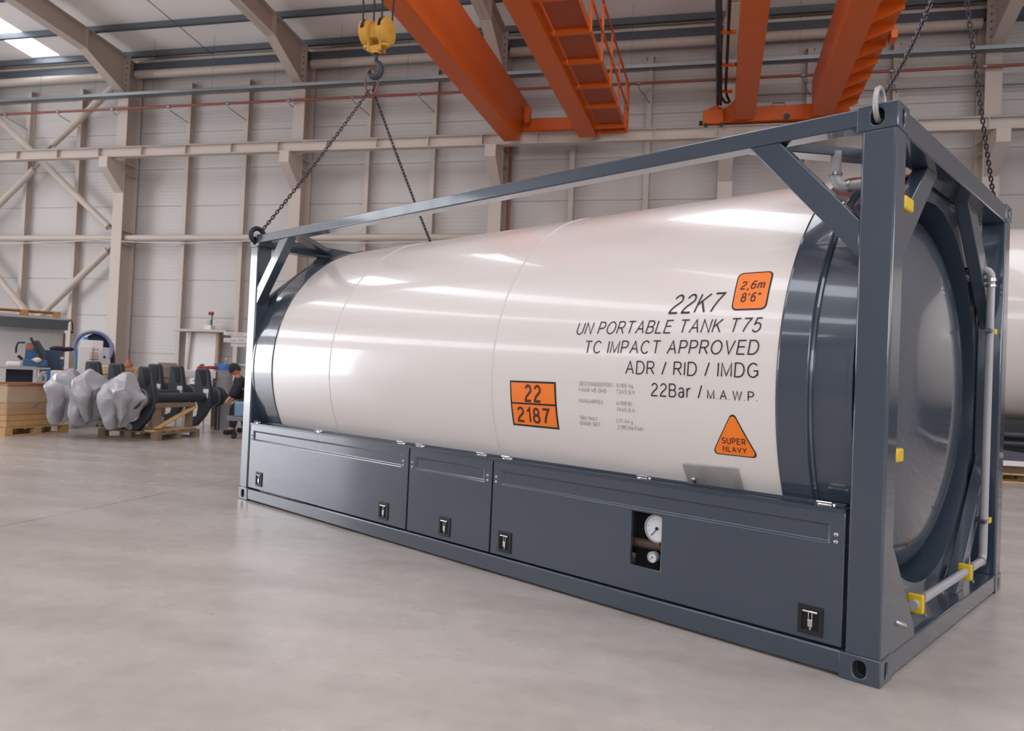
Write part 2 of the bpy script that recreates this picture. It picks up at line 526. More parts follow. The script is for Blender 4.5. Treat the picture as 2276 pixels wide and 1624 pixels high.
# rafters
for i, cx in enumerate(CX):
    lab = ['pale roof rafter over the far left end of the braced bay', 'pale haunched rafter rising from the column right of the braced bay',
           'pale haunched rafter rising from the column left of the yellow hook block', 'pale rafter passing between the two girders of the left orange crane',
           'pale rafter hidden behind the right-hand orange crane', 'pale haunched rafter at the upper right corner of the photo'][i]
    c = thing('roof_rafter', lab, 'rafter', (cx, 19.42, 9.5), 0, 'roof rafters on the columns')
    def zt(y): return rz_(y + 19.42) - .26 - 9.5
    m = MB()
    ys = (-31, -1.6, 0)
    zb = [zt(-31) - .60, zt(-1.6) - .60, zt(0) - .62]
    m.prism([(ys[0], zb[0]), (ys[1], zb[1]), (ys[2], zb[2]), (ys[2], zt(0)), (ys[0], zt(-31))], 0, -.008, .008)
    m.prism([(ys[0], zb[0]), (ys[1], zb[1]), (ys[1], zb[1] + .02), (ys[0], zb[0] + .02)], 0, -.15, .15)
    m.prism([(ys[0], zt(-31) - .02), (0, zt(0) - .02), (0, zt(0)), (ys[0], zt(-31))], 0, -.15, .15)
    m.box(-.15, .15, -1.62, -1.60, zb[1], zt(-1.6))
    m.build('beam', beige, c, smooth=False)
    m = MB()
    m.prism([(-1.62, zb[1]), (0, .03), (0, zb[2])], 0, -.008, .008)
    m.prism([(-1.62, zb[1] - .02), (-1.62, zb[1]), (0, .03), (0, 0)], 0, -.15, .15)
    m.build('haunch', beige, c, smooth=False)
    m = MB(); m.box(-.16, .16, -.02, .0, 0, 1.12)
    m.build('end_plate', beige, c, smooth=False)
    for k in range(6):
        for s in (-1, 1):
            MB().cyl((s * .1, -.05, .12 + k * .18), (s * .1, -.02, .12 + k * .18), .022, n=6).build('bolt', galv_dk, c, smooth=False)
# secondary wall posts
sx_ = [c + d for c in CX[:-1] for d in (2, 4)]
ORD = ['first', 'second', 'third', 'fourth', 'fifth', 'sixth', 'seventh', 'eighth', 'ninth', 'tenth']
for i, x in enumerate(sx_):
    m = MB()
    m.box(-.07, .07, -.1, -.088, 0, 9.98); m.box(-.07, .07, .088, .1, 0, 9.98); m.box(-.006, .006, -.09, .09, 0, 9.98)
    m.box(-.11, .11, -.11, .1, 9.98, 9.995)
    o = m.build('wall_post', beige, smooth=False); o.location = (x, 19.98, 0)
    tag(o, '%s slim beige cladding post from the left along the back wall' % ORD[i], 'wall post', 'slim cladding posts on the back wall')
# eaves tubes and mid-height struts between columns
BAY = ['in the cross-braced bay at far left', 'in the bay right of the cross-braced bay', 'in the bay behind the hook block', 'in the bay behind the left orange crane', 'in the bay at far right']
for i in range(5):
    x0, x1 = CX[i] + .2, CX[i + 1] - .2
    o = MB().cyl((0, 0, 0), (x1 - x0, 0, 0), .125, n=20).build('eaves_tube', beige); o.location = (x0, 19.72, 10.27)
    tag(o, 'beige round eaves tube ' + BAY[i], 'steel tube', 'round eaves tubes under the roof')
    o = MB().cyl((0, 0, 0), (x1 - x0, 0, 0), .095, n=16).build('column_strut', beige); o.location = (x0, 19.62, 5.14)
    tag(o, 'beige round strut at mid height ' + BAY[i], 'steel strut', 'round struts between columns')
# purlins
for i, (y, lab) in enumerate(((18.15, 'grey galvanised purlin nearer the camera under the roof lining'), (19.62, 'grey galvanised purlin nearest the back wall under the roof lining'), (16.4, 'grey galvanised purlin farthest out from the back wall at the top edge'))):
    m = MB(); z = rz_(y)
    m.box(-27.3, 14, -.005, .005, -.22, -.005); m.box(-27.3, 14, 0, .07, -.012, -.004); m.box(-27.3, 14, -.07, 0, -.22, -.21); m.box(-27.3, 14, -.07, -.062, -.22, -.19)
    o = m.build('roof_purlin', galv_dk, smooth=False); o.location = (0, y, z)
    tag(o, lab, 'purlin', 'galvanised purlins')
# tie rod lines on the roof
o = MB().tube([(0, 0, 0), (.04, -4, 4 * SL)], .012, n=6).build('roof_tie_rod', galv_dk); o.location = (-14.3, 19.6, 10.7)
tag(o, 'thin dark tie rod running up the roof left of the hook', 'tie rod')

# diagonal tube braces of the braced bay (px measured on the wall plane)
def brace(p, q, lab):
    p, q = Vector((p[0], 19.62, p[1])), Vector((q[0], 19.62, q[1]))
    d = (q - p).normalized()
    t = thing('diagonal_brace', lab, 'brace', p, 0, 'round diagonal braces')
    MB().cyl(d * .3, (q - p) - d * .3, .105, n=20).build('tube', beige, t)
    for a in (Vector((0, 0, 0)), q - p):
        s = 1 if a.length < .1 else -1
        MB().bar(a, a + d * .55 * s, .02, .12, up=(0, 1, 0)).build('gusset_plate', beige, t, smooth=False)
brace((-23.0, 9.72), (-17.45, 5.3), 'beige diagonal tube falling to the right in the upper part of the braced bay')
brace((-20.2, 7.95), (-17.5, 10.1), 'beige diagonal tube rising to the rafter knee in the upper braced bay')
brace((-23.0, 5.35), (-20.4, 7.55), 'beige diagonal tube rising from the left edge below the crane beam')
brace((-20.45, 2.35), (-17.45, 4.95), 'beige diagonal tube rising to the column in the lower part of the braced bay')
brace((-23.0, 4.95), (-20.1, 2.3), 'beige diagonal tube falling to the right in the lower left corner of the braced bay')

# runway beam
m = MB()
m.box(-27.2, 14, -.11, .11, .275, .295); m.box(-27.2, 14, -.11, .11, 0, .02); m.box(-27.2, 14, -.008, .008, .02, .275)
x = -26.5
while x < 14:
    m.box(x - .008, x + .008, -.1, .1, .02, .275); x += 1.5
t = thing('crane_runway_beam', 'long beige crane runway beam on the column brackets', 'crane beam', (0, 18.93, 7.43))
m.build('beam', beige, t, smooth=False)
MB().box(-27.2, 14, -.03, .03, .295, .335).build('rail', galv_dk, t, smooth=False)

# red sprinkler pipe with arms, cable tray with hangers, conduit, slack cable
t = thing('sprinkler_pipe', 'long red pipe running along the back wall above the crane beam', 'pipe', (-27, 19.3, 9.06))
MB().cyl((0, 0, 0), (40.5, 0, 0), .038, n=12).build('pipe', red_pipe, t)
for x in sx_ + CX:
    X = x + 27
    m = MB()
    m.tube([(X - .25, 0, -.06), (X - .25, .02, -.1), (X + .02, .55, -.32)], .014, n=6)
    m.build('bracket_arm', galv, t)
    MB().cyl((X - .29, 0, 0), (X - .21, 0, 0), .052, n=12).build('clamp', galv, t)
t = thing('cable_tray', 'long galvanised cable tray hung above the red pipe', 'cable tray', (-27, 18.95, 9.27))
m = MB(); m.box(0, 41, -.1, .1, 0, .01); m.box(0, 41, -.1, -.09, 0, .1); m.box(0, 41, .09, .1, 0, .1)
m.build('tray', galv, t, smooth=False)
for k in range(20):
    X = 1.1 + 2.02 * k
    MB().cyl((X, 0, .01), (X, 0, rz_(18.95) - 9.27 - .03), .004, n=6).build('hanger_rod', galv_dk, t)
o = MB().cyl((0, 0, 0), (12.5, 0, 0), .018, n=8).build('grey_conduit', galv_dk); o.location = (1.2, 19.85, 8.82)
tag(o, 'thin grey conduit below the red pipe at the right', 'conduit')
pts = [(-24 + .5 * k, 19.45, 5.05 - .10 * sin(pi * ((.5 * k) % 6) / 6)) for k in range(37)]
o = MB().tube(pts, .012, n=6).build('slack_cable', cream)
tag(o, 'thin pale cable sagging along the mid-height strut', 'cable')
o = MB().cyl((0, 0, 0), (0, 0, 8.6), .045, n=10).build('red_riser_pipe', red_pipe); o.location = (-4.93, 19.8, 0)
tag(o, 'red upright pipe on the wall behind the tip of the left crane girder', 'pipe')

# ================================================================== OVERHEAD CRANES
def girder(m, x0, x1, z0, z1, y0, y1, slope):
    m.prism([(y0, z0), (y1, z0), (y1 + slope, z1), (y0, z1)], 0, x0, x1)
    return m
SK = radians(2.45)
A = thing('overhead_crane', 'orange double-girder overhead crane at upper middle, carrying the hook block', 'crane', (-3.6, 18.46, 7.4), -SK, 'orange overhead cranes')
for x0, x1, sl in ((-1.21, -.79, .85), (.76, 1.2, .55)):
    girder(MB(), x0, x1, 0, 1.22, -16, 0, sl).build('girder', orange, A, bevel=.012)
m = MB(); m.box(-1.22, 1.75, .30, .62, .34, .66); m.box(-1.22, 1.75, .26, .66, .32, .34)
m.build('end_carriage', orange, A, bevel=.01)
for x in (-1.0, 1.45):
    MB().cyl((x, .40, .36), (x, .52, .36), .12, n=20).build('wheel', black, A)
MB().cyl((1.75, .46, .5), (1.9, .46, .5), .07, n=12).build('buffer', rubber, A)
MB().box(-.74, -.58, .1, .3, .5, .95).build('stop_bracket', orange, A, bevel=.03)
MB().box(1.30, 1.92, -16, .05, .17, .19).build('walkway_deck', orange_walk, A, smooth=False)
MB().box(1.205, 1.27, -16, .05, .15, .17).build('deck_edge_strip', orange, A, smooth=False)
MB().box(1.92, 1.935, -16, .05, .12, .26).build('toe_board', orange, A, smooth=False)
ykk = [.05, -.36, -1.7, -2.86, -4.09, -5.34, -6.57, -7.8, -9.05, -10.3]
for y in ykk:
    m = MB(); m.box(1.2, 1.93, y - .045, y + .045, .09, .17)
    m.build('walkway_bracket', orange, A, smooth=False)
m = MB()
for y in ykk:
    m.bar((1.95, y, .1), (1.95, y, 1.25), .045, .045, up=(0, 1, 0))
for z in (.68, 1.25):
    m.tube([(1.95, -10.3, z), (1.95, .05, z)], .024, n=8)
m.tube([(1.95, .05, 1.25), (1.85, .3, 1.0), (1.8, .35, .2)], .024, n=8)
m.build('guard_rail', orange, A)

B = thing('overhead_crane', 'orange double-girder overhead crane at upper right above the container', 'crane', (1.9, 18.45, 7.75), -radians(2.3), 'orange overhead cranes')
for x0, x1, sl in ((-1.01, -.54, .3), (.74, 1.2, .3)):
    girder(MB(), x0, x1, 0, .95, -16, .05, sl).build('girder', orange, B, bevel=.012)
m = MB(); m.box(-1.27, 1.6, .32, .66, .06, .40); m.box(-1.27, 1.6, .28, .70, .03, .06)
m.prism([(-1.27, .4), (-1.01, .4), (-1.01, .62), (-1.1, .52)], 1, .36, .62)
m.build('end_carriage', orange, B, bevel=.01)
m = MB(); m.box(-1.75, -1.25, .24, .74, 0, .36)
m.prism([(-1.68, .36), (-1.52, .46), (-1.4, .47), (-1.25, .36)], 1, .3, .7)
m.build('drive_housing', orange, B, bevel=.02)
for x in (-1.68, -1.3):
    MB().cyl((x, .2, -.02), (x, .30, -.02), .045, n=12).build('wheel', black, B)
MB().cyl((-1.76, .4, .08), (-1.84, .4, .08), .06, n=12).build('buffer', rubber, B)
MB().cyl((.2, .27, .1), (.2, .31, .1), .075, n=16).build('cable_ring', black, B)
m = MB(); m.tube([(-.12, .5, .4), (-.12, .5, .52), (.15, .5, .52), (.15, .5, .4)], .012, n=6); m.build('grab_handle', black, B)
MB().box(1.2, 1.72, -16, .05, .30, .32).build('walkway_deck', orange, B, smooth=False)
for k in range(18):
    y = -.02 - .74 * k
    m = MB(); m.prism([(1.2, .02), (1.72, .22), (1.72, .30), (1.2, .30)], 1, y - .012, y + .012)
    m.build('walkway_rib', orange, B, smooth=False)
for y in (-3.2, -6.2):
    MB().box(1.72, 1.84, y - .2, y + .1, .2, .36).build('rail_socket', orange, B, bevel=.01)
m = MB()
for px, dz in ((1594, .5), (1601, .5)):
    q = pz(px, 0, 8.25); e = pz(px + 1, 232, 8.25)
    m.tube([q - (e - q) * .8, e], .035, n=8)
rot = Matrix.Rotation(radians(2.3), 4, 'Z') @ Matrix.Translation((-1.9, -18.45, -7.75))
bmesh.ops.transform(m.bm, matrix=rot, verts=m.bm.verts[:])
m.build('festoon_track', charcoal, B)
m = MB(); q = pz(1622, 0, 8.25); e = pz(1613, 198, 8.25)
m.tube([q - (e - q) * .8, q, e, pz(1616, 214, 8.22), pz(1622, 226, 8.15)], .03, n=8)
q2 = pz(1604, 150, 8.2)
m.tube([pz(1601, 120, 8.2), pz(1600, 190, 8.2), pz(1603, 215, 8.15), pz(1612, 228, 8.1), pz(1620, 228, 8.08)], .028, n=8)
bmesh.ops.transform(m.bm, matrix=rot, verts=m.bm.verts[:])
m.build('festoon_cable', rubber, B)
for y in (71, 144, 203):
    a, c = pz(1603, y, 8.22), pz(1641 - y * .06, y, 8.22)
    m = MB(); m.bar(a, c, .06, .06)
    bmesh.ops.transform(m.bm, matrix=rot, verts=m.bm.verts[:])
    m.build('track_bracket', orange, B, smooth=False)

# ================================================================== TANK CONTAINER (local: x along, y=0 long face, -y inward)
TH = radians(149.6325)
OX, OY = .86876, 3.55749
L, W, H = 5.9308, 2.4736, 2.591
YC, ZC, RT = -W / 2, 1.311, 1.25
T = thing('tank_container', 'large white cylindrical tank in a slate grey twenty-foot lifting frame', 'tank container', (OX, OY, 0), TH)

# corner castings
def casting(x0, sx, y0, sy, z0, top):
    """closed box with oblong apertures in its outer faces; x0,y0 = outer corner; sx,sy = inward signs"""
    a, c, h = .178, .162, .118
    m = MB()
    xs, ys, zs = (x0, x0 + sx * a), (y0, y0 + sy * c), ((z0 + h, z0) if top else (z0, z0 + h))   # index 0 = outer side
    V = {(i, j, k): m.v((xs[i], ys[j], zs[k])) for i in (0, 1) for j in (0, 1) for k in (0, 1)}
    def plain(q): m.face([V[i] for i in q])
    plain(((1, 0, 0), (1, 1, 0), (1, 1, 1), (1, 0, 1))); plain(((0, 1, 0), (1, 1, 0), (1, 1, 1), (0, 1, 1))); plain(((0, 0, 1), (1, 0, 1), (1, 1, 1), (0, 1, 1)))
    def aperture(q, hw, hh):
        P = [V[i] for i in q]; o = P[0].co; e1 = (P[1].co - o); e2 = (P[3].co - o); w, hgt = e1.length, e2.length
        e1, e2 = e1.normalized(), e2.normalized(); ce = o + e1 * w / 2 + e2 * hgt / 2
        inn = (Vector(((xs[0] + xs[1]) / 2, (ys[0] + ys[1]) / 2, (zs[0] + zs[1]) / 2)) - ce).normalized()
        rad = min(hw, hh) / 2; bx, by = hw / 2 - rad, hh / 2 - rad; n = 32; H, D = [], []
        for k in range(n):
            t = 2 * pi * (k + .5) / n
            u, v_ = rad * cos(t) + (bx if cos(t) > 0 else -bx), rad * sin(t) + (by if sin(t) > 0 else -by)
            H.append(m.v(ce + e1 * u + e2 * v_)); D.append(m.v(ce + e1 * u + e2 * v_ + inn * .05))
        seq = [2, 3, 0, 1]      # corner facing each quadrant of the hole
        for k in range(n):
            j = (k + 1) % n; ca, cb = P[seq[k * 4 // n]], P[seq[j * 4 // n]]
            m.face([H[k], H[j], ca]) if ca is cb else (m.face([H[k], H[j], cb]), m.face([H[k], cb, ca]))
            m.face([H[k], H[j], D[j], D[k]], 0)
        m.face(D, 1)  # black hole floor stands in for the shade of the hollow inside
    aperture(((0, 0, 0), (1, 0, 0), (1, 0, 1), (0, 0, 1)), .056, .078)
    aperture(((0, 0, 0), (0, 1, 0), (0, 1, 1), (0, 0, 1)), .040, .078)
    aperture(((0, 0, 0), (1, 0, 0), (1, 1, 0), (0, 1, 0)), .105, .055)
    return m.build('corner_casting', [slate, black_in], T, bevel=.006, seg=3)
for x0, sx in ((0, 1), (L, -1)):
    for y0, sy in ((0, -1), (-W, 1)):
        for z0, top in ((0, False), (H - .118, True)):
            casting(x0, sx, y0, sy, z0, top)
        xa, xb = sorted((x0 + sx * .005, x0 + sx * .155)); ya, yb = sorted((y0 + sy * .005, y0 + sy * .15))
        MB().box(xa, xb, ya, yb, .112, H - .112).build('corner_post', slate, T, bevel=.012, seg=3)
# rails
for y0, sy in ((0, -1), (-W, 1)):
    ya, yb = sorted((y0 + sy * .006, y0 + sy * .11))
    MB().box(.17, L - .17, ya, yb, 2.502, 2.586).build('top_side_rail', slate, T, bevel=.008)
    m = MB(); m.box(.17, L - .17, ya, yb, .012, .118)
    m.build('bottom_side_rail', slate, T, bevel=.008)
for x0, sx in ((0, 1), (L, -1)):
    xa, xb = sorted((x0 + sx * .006, x0 + sx * .15))
    m = MB(); m.box(xa, xb, -W + .155, -.155, 2.465, 2.582)
    m.build('top_end_rail', slate, T, bevel=.008)
    m = MB(); m.box(xa, xb, -W + .155, -.155, .012, .118)
    m.build('bottom_end_rail', slate, T, bevel=.008)
    # braces on the end frame, mitred against rail and post
    xa2, xb2 = sorted((x0 + sx * .065, x0 + sx * .14))
    for sy in (1, -1):
        pg = [(.33, 2.468), (.52, 2.468), (1.09, 1.98), (1.09, 1.75)]
        MB().prism([(YC + sy * a, z) for a, z in pg], 0, xa2, xb2).build('end_brace', slate, T, bevel=.006)
        if not (sx > 0 and sy > 0):
            pg = [(1.09, .92), (1.09, .76), (.50, .115), (.36, .115)]
            MB().prism([(YC + sy * a, z) for a, z in pg], 0, xa2, xb2).build('end_brace', slate, T, bevel=.006)
    # side braces, mitred likewise
    for yy in (-.055, -W + .055):
        pg = [(.706, 2.504), (.545, 2.504), (.153, 2.07), (.153, 1.90)]
        MB().prism([(x0 + sx * a, z) for a, z in pg], 1, yy - .042, yy + .042).build('side_brace', slate, T, bevel=.006)
    # flat corner braces under the roof rails
    for y0, sy in ((-.09, -1), (-W + .09, 1)):
        m = MB(); m.bar((x0 + sx * .72, y0, 2.53), (x0 + sx * .12, y0 + sy * .72, 2.53), .11, .05, up=(0, 0, 1))
        m.build('roof_brace', slate, T, bevel=.005)
MB().prism([(-.145, .115), (-.145, .60), (-.178, .573), (-.51, .172), (-.53, .115)], 0, .008, .026).build('corner_gusset', slate, T, bevel=.004)

# tank body
def ring(name, mtl, prof, n=128, ang=35, **k):
    return MB().lathe(prof, (0, YC, ZC), (1, 0, 0), n, **k).build(name, mtl, T, ang=ang)
ring('tank_shell', white_tank, [(RT, .505), (RT, L - .575)], n=160)
for x in (2.458, 4.40):
    ring('weld_seam', weldm, [(RT - .002, x - .009), (RT + .003, x - .004), (RT + .003, x + .004), (RT - .002, x + .009)], n=160)
for s, o in ((1, 0.), (-1, L)):
    def X(v): return o + s * v
    E_ = .505 if s > 0 else .575
    ring('outer_band', slate, [(RT - .001, X(E_ + .002)), (RT + .006, X(E_ - .005)), (RT + .006, X(.36)), (RT - .004, X(.352)), (RT - .012, X(.35))])
    ring('inner_band', slate, [(RT - .03, X(.352)), (RT - .018, X(.338)), (RT - .018, X(.17))])
    m = MB().tube([(X(E_ - .003), YC + (RT + .003) * cos(2 * pi * k / 120), ZC + (RT + .003) * sin(2 * pi * k / 120)) for k in range(120)], .006, n=6, closed=True)
    m.tube([(X(.347), YC + (RT - .012) * cos(2 * pi * k / 120), ZC + (RT - .012) * sin(2 * pi * k / 120)) for k in range(120)], .011, n=6, closed=True)
    m.build('band_weld', slate, T)
    ring('end_ring', slate, [(1.075, X(.18)), (1.075, X(.158)), (1.238, X(.158)), (1.238, X(.18)), (1.075, X(.18))])
    ring('inner_skirt', slate_dk, [(1.075, X(.165)), (1.07, X(.33)), (.95, X(.33))])
    pr = [(1.04, X(.34))] + [(1.04 * sin(pi / 2 * k / 30), X(.315 - .215 * (1 - sin(pi / 2 * k / 30) ** 2.9) ** .6)) for k in range(30, -1, -1)]
    pr[-1] = (0, pr[-1][1])
    ring('domed_end', slate, pr, n=128, ang=60)

# cabinets along the long face
YF = -.015
def door(x0, x1, s0, s1, win=None):
    z0, z1, sa, sb = .128, .742, .588, .677
    m = MB(); d, e, th = .012, .009, .022
    xs = [x0, s0] + ([win[0], win[1]] if win else []) + [s1, x1]
    zs = [z0] + ([win[2], win[3]] if win else []) + [sa, sb, z1]
    G = {(i, k): m.v((x, YF, z)) for i, x in enumerate(xs) for k, z in enumerate(zs)}
    ks = zs.index(sa)
    for i in range(len(xs) - 1):
        for k in range(len(zs) - 1):
            if k == ks and 0 < i < len(xs) - 2: continue
            if win and xs[i] == win[0] and zs[k] == win[2]: continue
            m.face([G[i, k], G[i + 1, k], G[i + 1, k + 1], G[i, k + 1]])
    I = [m.v((x, YF - d, z)) for x, z in ((s0 + e, sa + e), (s1 - e, sa + e), (s1 - e, sb - e), (s0 + e, sb - e))]
    n = len(xs) - 2
    lo = [G[i, ks] for i in range(1, n + 1)]; hi = [G[i, ks + 1] for i in range(1, n + 1)]
    m.face(I)
    m.face(lo + [I[1], I[0]]); m.face(hi[::-1] + [I[3], I[2]])
    m.face([lo[0], I[0], I[3], hi[0]]); m.face([lo[-1], hi[-1], I[2], I[1]])
    def wall(loop):
        Bk = [m.v((v.co.x, YF - th, v.co.z)) for v in loop]
        for i in range(len(loop)):
            j = (i + 1) % len(loop)
            m.face([loop[i], loop[j], Bk[j], Bk[i]])
    N, K = len(xs) - 1, len(zs) - 1
    wall([G[i, 0] for i in range(N + 1)] + [G[N, k] for k in range(1, K + 1)] + [G[i, K] for i in range(N - 1, -1, -1)] + [G[0, k] for k in range(K - 1, 0, -1)])
    if win:
        wall([G[2, 1], G[3, 1], G[3, 2], G[2, 2]])
    return m.build('cabinet_door', slate, T, bevel=.004, smooth=True, ang=25)
D1 = door(3.330, 5.785, 3.415, 5.707)
D2 = door(2.447, 3.312, 2.520, 3.243)
D3 = door(.172, 2.432, .240, 2.354, (1.133, 1.330, .274, .574))
m = MB()
m.box(.172, 5.785, -.125, -.012, .744, .752); m.box(.172, 5.785, -.018, -.0105, .735, .752)
for x in (.18, 2.44, 3.321, 5.78):
    m.box(x - .004, x + .004, -.12, -.05, .12, .745)
m.box(.172, 1.1, -.06, -.055, .128, .742); m.box(1.36, 5.78, -.06, -.055, .128, .742)
m.build('cabinet_body', slate_dk, T, smooth=False)
m = MB(); m.box(.2, 5.6, -.128, -.100, .752, .764); m.box(.2, 5.6, -.085, -.078, .752, .758)
m.build('ledge_seal', slate_dk, T, bevel=.003)
for dr, xs in ((D1, (3.387, 5.735)), (D2, (2.484, 3.280)), (D3, (.212, 2.402))):
    for x in xs:
        for z in (.632, .599):
            MB().ball((x, YF, z), .011, (1, .5, 1), 10, 6).build('rivet', steel, dr)
for x in (5.70, 4.615, 3.457, 3.234, 2.579, 2.34, 1.278, .275):
    m = MB()
    m.tube([(x - .034, -.038, .754), (x - .034, -.030, .770), (x + .034, -.030, .770), (x + .034, -.038, .754)], .006, n=6)
    m.box(x - .045, x + .045, -.062, -.040, .753, .758)
    m.cyl((x - .042, -.058, .759), (x + .042, -.058, .759), .007, n=8)
    m.build('hinge', chrome, T)
for x, zc in ((5.557, .228), (3.600, .227), (2.889, .224), (2.299, .222), (.314, .219)):
    w, h = .116, .132
    m = MB()
    m.holed((x, YF + .008, zc), (1, 0, 0), (0, 0, 1), (0, 1, 0), w, h, w - .036, h - .036, .014, n=24, hr=.004)
    m.box(x - .045, x + .045, YF + .0005, YF + .002, zc - .053, zc + .053, 1)
    la = m.build('door_latch', [black, black_in], T, bevel=.003)
    m = MB()
    m.cyl((x - .034, YF + .010, zc + .040), (x + .034, YF + .010, zc + .040), .0058, n=8)
    m.box(x - .010, x - .006, YF, YF + .008, zc - .005, zc + .040); m.box(x + .006, x + .010, YF, YF + .008, zc - .005, zc + .040)
    m.box(x - .011, x + .011, YF, YF + .010, zc - .030, zc + .004)
    m.box(x - .004, x + .004, YF, YF + .006, zc - .046, zc - .028)
    m.build('latch_handle', chrome, la, bevel=.0015)

# gauges behind the cut-out
MB().box(1.10, 1.36, -.124, -.120, .24, .60).build('cut_out_shade', black_in, T, smooth=False)  # black sheet added to stand for the shade inside the cabinet
def gauge(x, z, r, y):
    m = MB().lathe([(0, -.03), (r * .95, -.03), (r, -.02), (r, .004), (r * .90, .006), (r * .88, -.004)], (x, y, z), (0, 1, 0), 40)
    g = m.build('pressure_gauge', grey_box, T)
    MB().lathe([(0, 0), (r * .89, 0)], (x, y - .003, z), (0, 1, 0), 40).build('dial', dial_m, g, smooth=False)
    m = MB()
    for k in range(11):
        a = radians(-45 + 27 * k)
        p = Vector((x + cos(a) * r * .74, y - .001, z + sin(a) * r * .74)); q = Vector((x + cos(a) * r * .64, y - .001, z + sin(a) * r * .64))
        m.bar(p, q, .0014 + r * .01, .001, up=(0, 1, 0))
    m.build('scale_marks', ink_grey, g, smooth=False)
    m = MB(); q = Vector((x + r * .42, y + .0015, z - r * .55))
    m.bar((x - r * .08, y + .0015, z + r * .1), q, r * .05, .001, up=(0, 1, 0)); m.cyl((x, y - .001, z), (x, y + .003, z), r * .12, n=16)
    m.build('needle', ink, g, smooth=False)
gauge(1.185, .492, .078, -.052)
gauge(1.203, .333, .031, -.045)
MB().cyl((1.36, -.09, .385), (1.10, -.09, .395), .028, n=16).build('gauge_pipe', brown_pipe, T)
m = MB(); m.cyl((1.15, -.075, .38), (1.15, -.075, .43), .016, n=8); m.cyl((1.19, -.08, .40), (1.17, -.08, .40), .02, n=8)
m.build('valve_fitting', brass, T)

# loose steel plate standing on the ledge, with knob
m = MB()
q = [Vector(v) for v in ((1.045, -.055, .862), (.727, -.055, .874), (.712, -.098, .762), (1.026, -.098, .758))]
nv = (q[1] - q[0]).cross(q[2] - q[1]).normalized() * .006
A4, B4 = [m.v(v) for v in q], [m.v(v + (nv if nv.y < 0 else -nv)) for v in q]
m.face(A4); m.face(B4[::-1])
for i in range(4): m.face([A4[(i + 1) % 4], A4[i], B4[i], B4[(i + 1) % 4]])
pl = m.build('identification_plate', steel_dull, T, bevel=.001)
m = MB(); m.cyl((.985, -.100, .768), (.985, -.08, .785), .008, n=10); m.ball((.985, -.078, .787), .013)
m.build('plate_knob', steel, pl)

# vent pipe below the roof rail
def arc(c, r, a0, a1, e1, e2, n=7):
    c, e1, e2 = Vector(c), Vector(e1), Vector(e2)
    return [c + e1 * r * cos(a0 + (a1 - a0) * k / n) + e2 * r * sin(a0 + (a1 - a0) * k / n) for k in range(n + 1)]
m = MB()
pts = [(.414, -.40, 2.53), (.414, -.40, 2.41)] + arc((.354, -.40, 2.40), .06, 0, -pi / 2, (1, 0, 0), (0, 0, 1)) + [(.20, -.40, 2.34)]
m.tube(pts, .027, n=14)
m.build('vent_pipe', pipe_grey, T)
m = MB()
for p, q in (((.414, -.4, 2.405), (.414, -.4, 2.418)), ((.345, -.4, 2.34), (.335, -.4, 2.34))):
    m.cyl(p, q, .033, n=14)
m.build('vent_pipe_collar', steel, T)
# drain pipe across the end frame
m = MB()
z = .25; XP = .032; YP = -2.075
pts = [(XP, -.57, z), (XP, YP + .05, z)] + arc((XP, YP + .05, z + .05), .05, -pi / 2, -pi, (0, 1, 0), (0, 0, 1)) + [(XP, YP, 2.07)] + \
      arc((XP + .05, YP, 2.07), .05, pi, pi / 2, (1, 0, 0), (0, 0, 1)) + [(XP + .17, YP, 2.12)]
m.tube(pts, .024, n=14)
m.build('drain_pipe', pipe_grey, T)
m = MB()
for p, q in (((XP, YP, 2.04), (XP, YP, 2.06)), ((XP, YP, 2.005), (XP, YP, 2.02)), ((XP + .09, YP, 2.12), (XP + .10, YP, 2.12)), ((XP + .12, YP, 2.12), (XP + .125, YP, 2.12)), ((XP, YP + .06, .25), (XP, YP + .05, .25))):
    m.cyl(p, q, .031, n=14)
m.build('pipe_collar', steel, T)
for y in (-1.62, -.62):
    c = MB().box(-.004, .066, y - .018, y + .018, .205, .295).build('pipe_clamp', yellow_clamp, T, bevel=.004)
    m = MB(); m.box(-.006, .002, y - .028, y - .018, .19, .30); m.cyl((.0, y - .02, .196), (-.012, y - .02, .196), .010, n=8)
    m.build('clamp_bolt', steel, c)
for z_, w in ((1.72, .10), (.503, .10)):
    c = MB().box(.005, .055, YP - .085, YP - .028, z_ - .018, z_ + .018).build('pipe_clamp', yellow_clamp, T, bevel=.004)
    MB().box(.012, .05, YP - .03, YP + .07, z_ - .012, z_ + .012).build('clamp_strap', slate_dk, c, bevel=.003)
for z_, y in ((2.165, -.272), (1.008, -.24)):
    MB().box(.0, .05, y, -.14, z_ - .032, z_ + .032).build('pipe_clamp', yellow_clamp, T, bevel=.010)
m = MB(); m.cyl((.02, -.24, .13), (.02, -.24, .235), .008, n=8); m.tube([(.05, -.20, .245), (.02, -.24, .24), (-.01, -.30, .215)], .013, n=8)
m.build('drain_lever', steel, T)

# ------------------------------------------------------------------ signs and lettering on the tank
def wrap(u, v, off=.003):
    a = v / RT
    return (u, YC + (RT + off) * cos(a), ZC + (RT + off) * sin(a))
